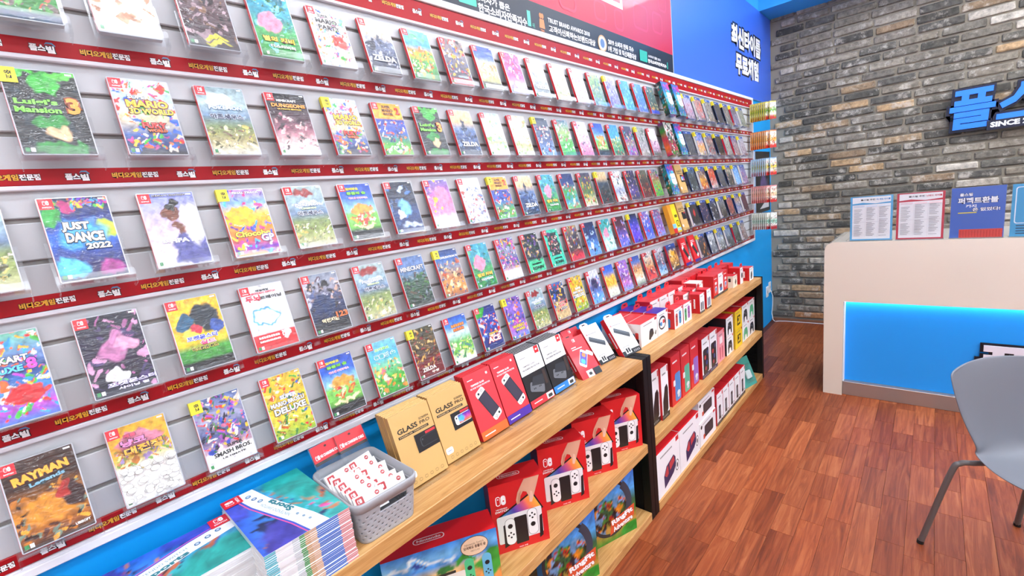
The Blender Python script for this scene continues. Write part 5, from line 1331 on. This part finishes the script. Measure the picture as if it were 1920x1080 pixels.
# taller red boxes with white fronts behind them
wf = panelf('#f0eeee', head=.0, things_=[('r', .3, .55, .7, .9, '#3a3a40')], title='CAR CHARGER')
for k in range(4):
    acc(f'red box with white front, {ORD[k]} of the rear row behind the skins', .118, .09, .15, 2.33 + .121 * k, -.135, Z1, wf, True, group='rear red boxes behind the skins')
pr = lambda c: panelf('#f0f0f0', things_=[('r', .2, .42, .42, .88, c, .008), ('r', .55, .42, .77, .88, c, .008)], title='GRIPS', foot='#1c1c1e')
prL = lambda p: (p.text('=', p.w * .5, p.h * .5, p.w * .16, p.h * .5, '#fff', rot=math.pi / 2),)
acc('tall red box of black grips in the front row', .075, .065, .118, 2.70, -.27, Z1, pr('#26262a'), True, prL)
acc('tall red box of navy grips in the front row', .075, .065, .122, 2.815, -.27, Z1, pr('#34406a'), True, prL)
acc('red peg box behind the box of black grips', .1, .06, .125, 2.64, -.195, Z1, pr('#26262a'), True, prL)
acc('red peg box behind the box of navy grips', .1, .06, .125, 2.76, -.195, Z1, pr('#26262a'), True, prL)
acc('white topped box between the red rear boxes', .11, .085, .145, 2.88, -.185, Z1, panelf('#f2eee6', title='STAND'), True, None, None, '#f0eee8', {'top': '#f2f2ee', 'left': '#d8343c'})
rcx = [('r', .3, .3, .7, .42, '#f0e8e8'), ('r', .28, .5, .72, .8, '#d8dce8', .01), ('e', .5, .62, .14, .08, '#3a6ab0'), ('e', .5, .75, .12, .07, '#c84a4a')]
acc('left red boxed controller case of three', .09, .11, .15, 3.09, -.218, Z1, panelf('#d8232a', things_=rcx, foot='#1c1c1e'), True)
acc('middle white boxed controller case of three', .1, .11, .15, 3.182, -.218, Z1, panelf('#f2f2f2', things_=[('r', .25, .5, .75, .7, '#8a2a3a', .01), ('r', .3, .66, .8, .82, '#3a78b8', .01)], foot='#1c1c1e'), True)
acc('right red boxed controller case of three', .09, .11, .15, 3.285, -.218, Z1, panelf('#d8232a', things_=rcx, foot='#1c1c1e'), True)
for k in range(3):
    acc(f'red peg box in the deep row by the wall, {ORD[k]} from the left', .15, .09, .165, 2.86 + .155 * k, -.1, Z1, None, True, group='deep row red boxes')
acc('cream adapter box with black diamond picture', .095, .075, .086, 3.44, -.235, Z1, panelf('#f0e8d8', things_=[('p', [(.6, .3), (.8, .55), (.6, .85), (.42, .6)], '#2a2a2c')], title=''), False,
    lambda p: (p.rect(0, 0, p.w, p.h, '#ece2d0'), p.rr(p.w * .15, p.h * .5, p.w * .22, p.h * .3, .003, '#2a2a2c'), p.rr(p.w * .58, p.h * .5, p.w * .22, p.h * .3, .003, '#2a2a2c')), None, '#ece4d4', {'top': '#d8343c'})
acc('red box with white front right of the adapter box', .07, .08, .122, 3.572, -.245, Z1, panelf('#f2f2f4', things_=[('e', .6, .5, .25, .18, '#2a2a2e')], title=''), True, prL)
acc('last red box with white front at the shelf end', .105, .075, .098, 3.705, -.272, Z1, panelf('#f2f2f0', things_=[('p', [(.3, .9), (.35, .4), (.6, .3), (.7, .6), (.55, .9)], '#3a3e40')], title=''), True, prL)
for k in range(3):
    acc(f'red peg box behind the end boxes, {ORD[k]} from the left', .11, .07, .13, 3.42 + .125 * k, -.135, Z1, None, True, group='red peg boxes behind the shelf end')
# ---- middle board
ZM = .405
g_f = panelf('#f2f2f4', things_=[('p', [(.1, 1), (.15, .65), (.35, .5), (.45, .4), (.75, .36), (.9, .45), (.85, .85), (.6, .95), (.4, 1)], '#19191b')], title='GRIP', foot='#1c1c1e')
for k, xx in enumerate((2.028, 2.116)):
    acc(f'tall white box with black grip picture, {"left" if k == 0 else "right"} of the pair', .086, .13, .288, xx, -.262 - .012 * k, ZM, g_f, False, group='white grip boxes')
cl = ['#4a88c8', '#58b094', '#9a6ac0']
for k in range(3):
    f = panelf('#d8232a', things_=[('r', .35, .38, .95, .95, cl[k], .014), ('r', .18, .5, .4, .62, '#e8e8ea', .006), ('e', .7, .8, .16, .05, '#dfe4e8'), ('e', .7, .86, .12, .04, '#c8d0d8')], title='CARRY CASE')
    acc(f'tall red box with {["blue", "green", "purple"][k]} case picture', .125, .13, .288, 2.285 + .135 * k, -.255, ZM, f, False)
dk = panelf('#f4f4f6', things_=[('r', .14, .28, .88, .92, '#2a2024', .016), ('e', .4, .5, .12, .06, '#b83a3a'), ('e', .6, .65, .12, .06, '#3a4a88'), ('e', .45, .78, .1, .05, '#a83a4a'), ('e', .7, .4, .08, .05, '#4a5a8a'), ('e', .8, .93, .14, .05, '#f0f0f0')], title='CARRY CASE', foot='#2a2a5a')
for k in range(2):
    acc(f'tall white box with patterned dark case, {"left" if k == 0 else "right"} of the pair', .13, .13, .258, 2.722 + .137 * k, -.262, ZM, dk, False, group='patterned case boxes')
acc('pink box of controller skins on the middle board', .14, .1, .215, 3.02, -.255, ZM, panelf('#ef9aa4', things_=[('r', .3, .2, .7, .42, '#f6e8e8'), ('r', .25, .52, .42, .92, '#c85a6a', .006), ('r', .58, .52, .75, .92, '#c85a6a', .006)], title='SKIN'), False, None, None, '#e88a96', {'top': '#d8343c', 'left': '#e07a86'})
pad = lambda c, bg='#f4f4f4': panelf(bg, things_=[('p', [(.2, .95), (.18, .6), (.28, .32), (.5, .28), (.72, .32), (.82, .6), (.8, .95), (.68, .9), (.6, .68), (.4, .68), (.32, .9)], c), ('e', .38, .45, .05, .05, '#8a8a90'), ('e', .6, .55, .05, .05, '#8a8a90')], title='')
for k in range(2):
    lv_ = 'lower' if k == 0 else 'upper'
    zz = ZM + .135 * k
    acc(f'{lv_} white box with black game pad picture', .145, .12, .133, 3.185, -.26, zz, pad('#2c2e34'), False, None, None, '#f2f2f2', {'left': '#1c1c20', 'top': '#c8202a'}, group='black pad boxes')
    acc(f'{lv_} yellow game pad box', .16, .12, .142 if k else .134, 3.345, -.27, zz, panelf('#f2cc1c', things_=[('r', .3, .3, .75, .8, '#4a3a10', .004), ('r', .38, .38, .66, .7, '#f2cc1c', .004), ('e', .45, .5, .08, .1, '#2a2410')], title=''), False, None, None, '#e8c018', {'left': '#c8a018', 'top': '#c8202a'}, group='yellow pad boxes')
    for q in range(2):
        c = ['#2c2e34', '#5ac088'][(q + k + 1) % 2]
        acc(f'{lv_} white box with {"black" if c == "#2c2e34" else "green"} game pad, {"left" if q == 0 else "right"} of the end block', .155, .12, .142 if k else .134, 3.52 + .158 * q, -.268, zz, pad(c), False, None, None, '#f2f2f2', {'top': '#c8202a', 'left': '#e0e0e0'}, group='white pad boxes at the end')
# ---- bottom board
bagf = panelf('#f2f2f4', things_=[('p', [(.3, .9), (.28, .62), (.4, .45), (.72, .36), (.8, .45), (.8, .65), (.7, .76)], '#24285a'), ('p', [(.32, .62), (.42, .48), (.72, .39), (.76, .52), (.4, .7)], '#c03a44'), ('p', [(.46, .45), (.52, .44), (.56, .8), (.5, .83)], '#24285a'), ('e', .86, .68, .08, .13, '#222'), ('e', .86, .68, .065, .11, '#f2f2f4'), ('e', .86, .68, .03, .06, '#333')], title='CARRYING CASE')
bagt = lambda p: (p.text('=', p.w * .5, p.h * .55, p.h * .1, p.w * .42, '#f6d8d8'), console_mark(p, p.w * .18, p.h * .48, p.h * .16, '#f6d8d8', '#dc3a42'))
for k, xx in enumerate((1.945, 2.235)):
    acc(f'large white and red bag box on the bottom board, {"left" if k == 0 else "right"} of the pair', .285, .2, .25, xx, -.305, Z3, bagf, False, None, bagt, '#f0f0f2', {'top': '#e0262e', 'left': '#f2f2f4'}, group='large bag boxes')
vr = panelf('#f4f4f6', things_=[('r', .28, .28, .82, .78, '#26282e', .012), ('r', .34, .36, .76, .7, '#3a3d44', .01), ('r', .2, .6, .3, .8, '#d8502e', .003), ('e', .1, .2, .05, .08, '#222')], title='')
acc('lower white headset box on the bottom board', .27, .17, .15, 2.54, -.30, Z3, vr, False, None, None, '#f0f0f2', {'top': '#f2f2f4', 'left': '#e6e6ea'}, group='white headset boxes')
acc('upper white headset box on the bottom board', .27, .17, .13, 2.545, -.295, Z3 + .151, vr, False, None, None, '#f0f0f2', {'top': '#f2f2f4', 'left': '#e6e6ea'}, group='white headset boxes')
sf = panelf('#f4f4f6', things_=[('r', .3, .4, .62, .85, '#26282c', .008), ('r', .38, .48, .56, .76, '#7a7c82', .006), ('e', .78, .86, .14, .06, '#222'), ('e', .78, .86, .1, .045, '#f2f2f2')], title='STAND', foot='#1c1c1e')
for k in range(5):
    acc(f'slim white and red stand box, {ORD[k]} from the left on the bottom board', .115, .1, .215, 2.845 + .122 * k, -.298, Z3, sf, False, None, None, '#f0f0f2', {'top': '#c8202a', 'left': '#c8202a'}, group='slim stand boxes')
    acc(f'red box behind the slim stand boxes, {ORD[k]} from the left', .115, .08, .2, 2.845 + .122 * k, -.18, Z3, None, True, group='red boxes behind the slim stand boxes')
t = thing('blister_pack', 'clear teal blister pack leaning at the end of the bottom board', 'blister pack', (3.5, -.285, Z3), (R(-22), 0, R(-14)))
b = MB(); b.bevbox(0, 0, 0, .17, .003, .22, .001, '#4aa090'); obj('backing_card', b.mesh('backing_card', CARD), t)
b = MB(); b.bevbox(.03, -.03, .03, .14, -.0005, .17, .012); obj('clear_blister', b.mesh('clear_blister', ACR), t)
b = MB(); b.bevbox(.055, -.02, .06, .115, -.003, .12, .004, '#d8e4e0'); obj('adapter', b.mesh('adapter', PLAIN), t)

# ================================================================== wall outlet and cable
OUT = mat('outlet_plastic', '#eef0f0', .4)
for k, (xx, zz) in enumerate(((5.40, .37), (5.50, .40))):
    t = thing('wall_outlet', f'white wall outlet on blue wall, {"nearer the shelf" if k == 0 else "nearer the brick corner"}', 'outlet', (xx, .0195, zz), (0, 0, 0), group='wall outlets')
    b = MB(); b.bevbox(-.038, -.010, -.058, .038, 0, .058, .003); obj('cover_plate', b.mesh('cover_plate', OUT), t)
    b = MB(); b.prism(rrect(-.02, -.02, .02, .02, .019, 5), -.0115, -.010, 'y', '#c8ccce'); s_ = obj('socket', b.mesh('socket', PLAIN), t)
    for q in (-.007, .007):
        b = MB(); b.box(q - .0025, -.012, -.003, q + .0025, -.0114, .003, '#333'); obj('socket_hole', b.mesh('socket_hole', PLAIN), s_)
b = MB(); pts = [(5.51, .005, .36), (5.515, -.012, .3), (5.53, -.006, .2), (5.52, .0, .1), (5.515, -.012, .03), (5.53, -.03, .006), (5.56, -.06, .006), (5.575, -.12, .006), (5.578, -.3, .006), (5.578, -.8, .006)]
sm = []
for i in range(len(pts) - 1):
    for q in range(4):
        f = q / 4; sm.append(tuple(pts[i][k] * (1 - f) + pts[i + 1][k] * f for k in range(3)))
b.tube(sm + [pts[-1]], .004, 6)
tag(obj('power_cable', b.mesh('power_cable', OUT, True)), 'thin white cable hanging from the outlet to the floor corner', 'cable')

# ================================================================== counter
CX = 3.788
GLOSSW = mat('counter_gloss_panel', '#e6dccc', .12, coat=.6)
CB = mat('counter_blue_panel', '#1e9cf6', .35)
ct = thing('service_counter', 'glossy off white service counter with recessed blue front', 'counter', (CX, -.732, 0))
def cl_(x, y, z): return (x - CX, y + .732, z)
b = MB(); YE = -3.2
# front frame: side stile with chamfered corner, header, both with thickness
out = [(-.732, 0.0), (-.732, 1.045), (-.737, 1.07), (-.752, 1.09), (-.775, 1.102), (-.80, 1.104), (YE, 1.104), (YE, .69), (-.845, .69), (-.845, 0.0)]
b.prism([(y + .732, z) for y, z in out], 0, .05, 'x'); obj('front_frame', b.mesh('front_frame', GLOSSW), ct)
out = [(-.732, 0.0), (-.732, 1.045), (-.737, 1.07), (-.752, 1.09), (-.775, 1.102), (-.80, 1.104), (-.845, 1.104), (-.845, 0.0)]
b = MB(); b.prism([(y + .732, z) for y, z in out], .0505, .6, 'x'); obj('side_stile', b.mesh('side_stile', GLOSSW), ct)
b = MB(); b.bevbox(*cl_(CX + .051, YE, 1.07), *cl_(CX + .6, -.846, 1.104), .003); obj('counter_top', b.mesh('counter_top', GLOSSW), ct)
b = MB(); b.box(*cl_(CX + .062, YE, .1), *cl_(CX + .08, -.846, 1.07)); obj('recessed_panel', b.mesh('recessed_panel', CB), ct)
b = MB(); b.bevbox(*cl_(CX + .02, YE, 0), *cl_(CX + .08, -.846, .099), .002); obj('kick_plate', b.mesh('kick_plate', mat('brushed_metal', '#a89a92', .35, .55)), ct)
b = MB(); b.box(*cl_(CX + .03, YE, .684), *cl_(CX + .048, -.85, .6895)); obj('led_strip', b.mesh('led_strip', mat('led_strip', '#d8f2ff', .5, emit=16.0)), ct)
b = MB(); b.box(*cl_(CX + .062, -.852, .1), *cl_(CX + .02, -.846, .684)); obj('edge_strip', b.mesh('edge_strip', mat('edge_white', '#eef6ff', .4)), ct)  # plain white strip along the side of the recess, no emission
# cut letters on the recessed panel
def letters3d(body, w, h, ex, bold, fr):
    v, f = text_tris(body, bold, ex)
    lo = v.min(0); hi = v.max(0)
    return [fr((p[0] - lo[0]) / (hi[0] - lo[0]) * w, (p[1] - lo[1]) / (hi[1] - lo[1]) * h, p[2]) for p in v], f
b = MB(); vs, fs = letters3d('플스빌', .80, .27, .006, .11, lambda u, v, l: (.05 - l, -.77 - u, .20 + v)); b.add(vs, fs, '#10131c')
lo_ = obj('letter_backing', b.mesh('letter_backing', PLAIN), ct)
b = MB(); vs, fs = letters3d('플스빌', .77, .245, .003, .045, lambda u, v, l: (.040 - l, -.785 - u, .2125 + v)); b.add(vs, fs, '#e8e6f0')
obj('letter_face', b.mesh('letter_face', PLAIN), lo_)

# ---- printed stands on the counter
def sheet(label, y0, y1, paint, hh=.295):
    w = y0 - y1
    t = thing('acrylic_stand', label, 'sign holder', (CX + .025, y0, 1.104), (0, R(-0), 0), group='sign holders on the counter')
    b = MB(); b.box(0, -w, 0, .0025, 0, hh); b.box(.0055, -w, 0, .008, 0, hh); b.box(0, -w, 0, .07, 0, .0025); obj('clear_holder', b.mesh('clear_holder', ACR), t)
    p = PR(w - .006, hh - .008, lambda u, v, l: (.0045 - l, -.003 - u, .005 + v)); p.box(.0042, -w + .003, .005, .0048, -.003, hh - .003, '#f4f4f4')
    paint(p); obj('printed_sheet', p.mesh('printed_sheet', CARD), t)
def tabl(p, c, head):
    p.rect(0, 0, p.w, p.h, c); p.rect(p.w * .05, p.h * .03, p.w * .9, p.h * .95, '#f6f6f6')
    p.text(head[0], p.w * .42, p.h * .92, p.h * .038, p.w * .34, '#222'); p.text(head[1], p.w * .78, p.h * .92, p.h * .038, p.w * .32, head[2])
    p.poly([(p.w * .05, p.h * .84), (p.w * .3, p.h * .86), (p.w * .6, p.h * .83), (p.w * .95, p.h * .86), (p.w * .95, p.h * .82), (p.w * .05, p.h * .81)], c)
    for q in range(3):
        x0 = .08 + .3 * q
        p.rect(p.w * x0, p.h * .76, p.w * .26, p.h * .03, '#d8e4f0' if head[2] == '#2a8ad0' else '#f0d8dc')
        for k in range(20):
            if (k * 7 + q * 3) % 11 == 0:
                continue
            p.rect(p.w * (x0 + .01), p.h * (.73 - .033 * k), p.w * (.12 + .1 * ((k * 37 + q * 11) % 10) / 10), p.h * .010, '#9a9a9e')
    p.rect(p.w * .36, p.h * .06, p.w * .003, p.h * .72, '#c8c8cc'); p.rect(p.w * .66, p.h * .06, p.w * .003, p.h * .72, '#c8c8cc'); p.rect(p.w * .06, p.h * .42, p.w * .88, p.h * .004, '#c8c8cc')
sheet('acrylic stand with blue edged white price list, leftmost on counter', -.868, -1.093, lambda p: tabl(p, '#5ab0e0', ('플스빌 추천', 'PS 게임 타이틀', '#2a8ad0')))
sheet('acrylic stand with red edged white price list on counter', -1.106, -1.334, lambda p: tabl(p, '#c8283e', ('플스빌 추천', '닌텐도 타이틀', '#c8283e')))
def refund(p):
    p.rect(0, 0, p.w, p.h, '#3a66c0')
    p.text('플스빌', p.w * .28, p.h * .86, p.h * .06, p.w * .24, '#fff', out='#1c2a5a'); p.text('퍼펙트환불', p.w * .5, p.h * .74, p.h * .12, p.w * .74, '#fff', out='#1c2a5a', outw=.05)
    p.text('까지', p.w * .38, p.h * .63, p.h * .06, p.w * .2, '#fff'); p.text('은 없었다!', p.w * .66, p.h * .56, p.h * .07, p.w * .5, '#fff', out='#1c2a5a')
    p.rect(p.w * .14, p.h * .49, p.w * .35, p.h * .02, '#e8d84a')
    p.rect(p.w * .18, 0, p.w * .8, p.h * .17, '#d83a2e')
    for k in range(14):
        p.rect(p.w * (.2 + .055 * k), p.h * .015, p.w * .012, p.h * .13, '#b82a22')
sheet('acrylic stand with blue refund poster on counter', -1.355, -1.585, refund, .302)
sheet('acrylic stand with sky blue poster at the right picture edge', -1.602, -1.832, lambda p: (p.rect(0, 0, p.w, p.h, '#3aa0d0'), p.ring(rrect(p.w * .06, p.h * .25, p.w * .94, p.h * .95, .012), rrect(p.w * .08, p.h * .265, p.w * .92, p.h * .935, .01), '#e8f4fa'), [p.rect(p.w * .1, p.h * (.2 - .05 * k), p.w * .5, p.h * .018, '#1c3a5a') for k in range(4)]), .30)

# ---- lit shop sign on the bricks
sg = thing('shop_sign', 'blue three dimensional shop sign on the brick wall', 'sign', (WX - .045, -1.34, 1.79))
b = MB(); vs, fs = letters3d('플스빌', .86, .36, .030, .085, lambda u, v, l: (-l * .8, -u + .02 - v * .05, v - .015 + u * .0)); b.add(vs, fs, '#0e1430'); bk_ = obj('sign_backing', b.mesh('sign_backing', PLAIN), sg)
b = MB(); vs, fs = letters3d('플스빌', .82, .32, .016, .03, lambda u, v, l: (-.030 - l, -u - .002 - v * .05, v + .006)); b.add(vs, fs, '#2a7cf0'); obj('letter_face', b.mesh('letter_face', mat('sign_blue', '#2678f0', .3, emit=.35)), bk_)
p = PR(.5, .09, lambda u, v, l: (-.052 - l, -.235 - u, v - .03)); p.box(-.052, -.70, -.03, -.030, -.235, .045, '#0e1430'); p.text('SINCE 20', .14, .04, .042, .24, '#f4f6fa', bold=.05)
obj('since_plate', p.mesh('since_plate', PLAIN), sg)

# ================================================================== chair
CH = mat('grey_chair_plastic', '#6e7179', .42)
CL = mat('grey_chair_leg', '#6f6c69', .4, .2)
wv = Vector((.73, -.68, 0)).normalized(); fv = Vector((-.68, -.73, 0)).normalized()
ch = thing('plastic_chair', 'grey plastic shell chair with tube legs in front of the counter', 'chair', (2.504, -1.4475, 0), (0, 0, math.atan2(wv.y, wv.x)))
# local x = across, local -y = forward
prof = [(.015, .806, .180), (.020, .798, .208), (.030, .768, .217), (.045, .70, .212), (.062, .62, .198), (.078, .55, .175), (.092, .495, .155), (.115, .455, .152), (.16, .437, .165), (.23, .432, .190), (.32, .437, .205), (.41, .446, .205), (.47, .450, .195), (.50, .444, .165), (.515, .432, .12)]
NU = 14
b = MB(); vs = []
for i, (f, z, hw) in enumerate(prof):
    for j in range(NU + 1):
        u = -1 + 2 * j / NU
        x = hw * u
        curve = u * u
        if i < 7:
            vs.append((x, -(f + .045 * curve), z + (0.0 if i > 1 else -.012 * curve)))
        else:
            vs.append((x, -f, z + .022 * curve))
fs = [(i * (NU + 1) + j, i * (NU + 1) + j + 1, (i + 1) * (NU + 1) + j + 1, (i + 1) * (NU + 1) + j) for i in range(len(prof) - 1) for j in range(NU)]
b.add(vs, fs)
o = obj('shell', b.mesh('shell', CH, True), ch)
mo = o.modifiers.new('thick', 'SOLIDIFY'); mo.thickness = .008; mo.offset = 0
mo = o.modifiers.new('smooth', 'SUBSURF'); mo.levels = 2; mo.render_levels = 2
def smooth_path(pts, n=6):
    P = [Vector(p) for p in pts]; out = []
    for i in range(len(P) - 1):
        p0 = P[max(i - 1, 0)]; p1 = P[i]; p2 = P[i + 1]; p3 = P[min(i + 2, len(P) - 1)]
        for k in range(n):
            t_ = k / n
            out.append(.5 * ((2 * p1) + (-p0 + p2) * t_ + (2 * p0 - 5 * p1 + 4 * p2 - p3) * t_ ** 2 + (-p0 + 3 * p1 - 3 * p2 + p3) * t_ ** 3))
    return out + [P[-1]]
for sx in (-1, 1):
    for fy, ft, bend in ((.0, .12, .085), (.46, .30, .36)):
        b = MB(); b.tube(smooth_path([(sx * .06, -ft, .418), (sx * .13, -(ft * .6 + bend * .4), .42), (sx * .165, -bend, .412), (sx * .185, -(bend * .8 + fy * .2), .36), (sx * .223, -(fy + (bend - fy) * .03), .02), (sx * .2255, -fy, .004)]), .0105, 10)
        lg = obj('leg', b.mesh('leg', CL, True), ch)
        b = MB(); b.tube([(sx * .2250, -fy, .014), (sx * .2262, -fy, .0)], .0122, 10); obj('foot_cap', b.mesh('foot_cap', mat('black_rubber', '#151515', .7)), lg)
b = MB(); b.tube([(-.07, -.11, .418), (-.07, -.31, .418)], .008, 8); obj('under_frame', b.mesh('under_frame', CL, True), ch)
b = MB(); b.tube([(.07, -.11, .418), (.07, -.31, .418)], .008, 8); obj('under_frame', b.mesh('under_frame', CL, True), ch)
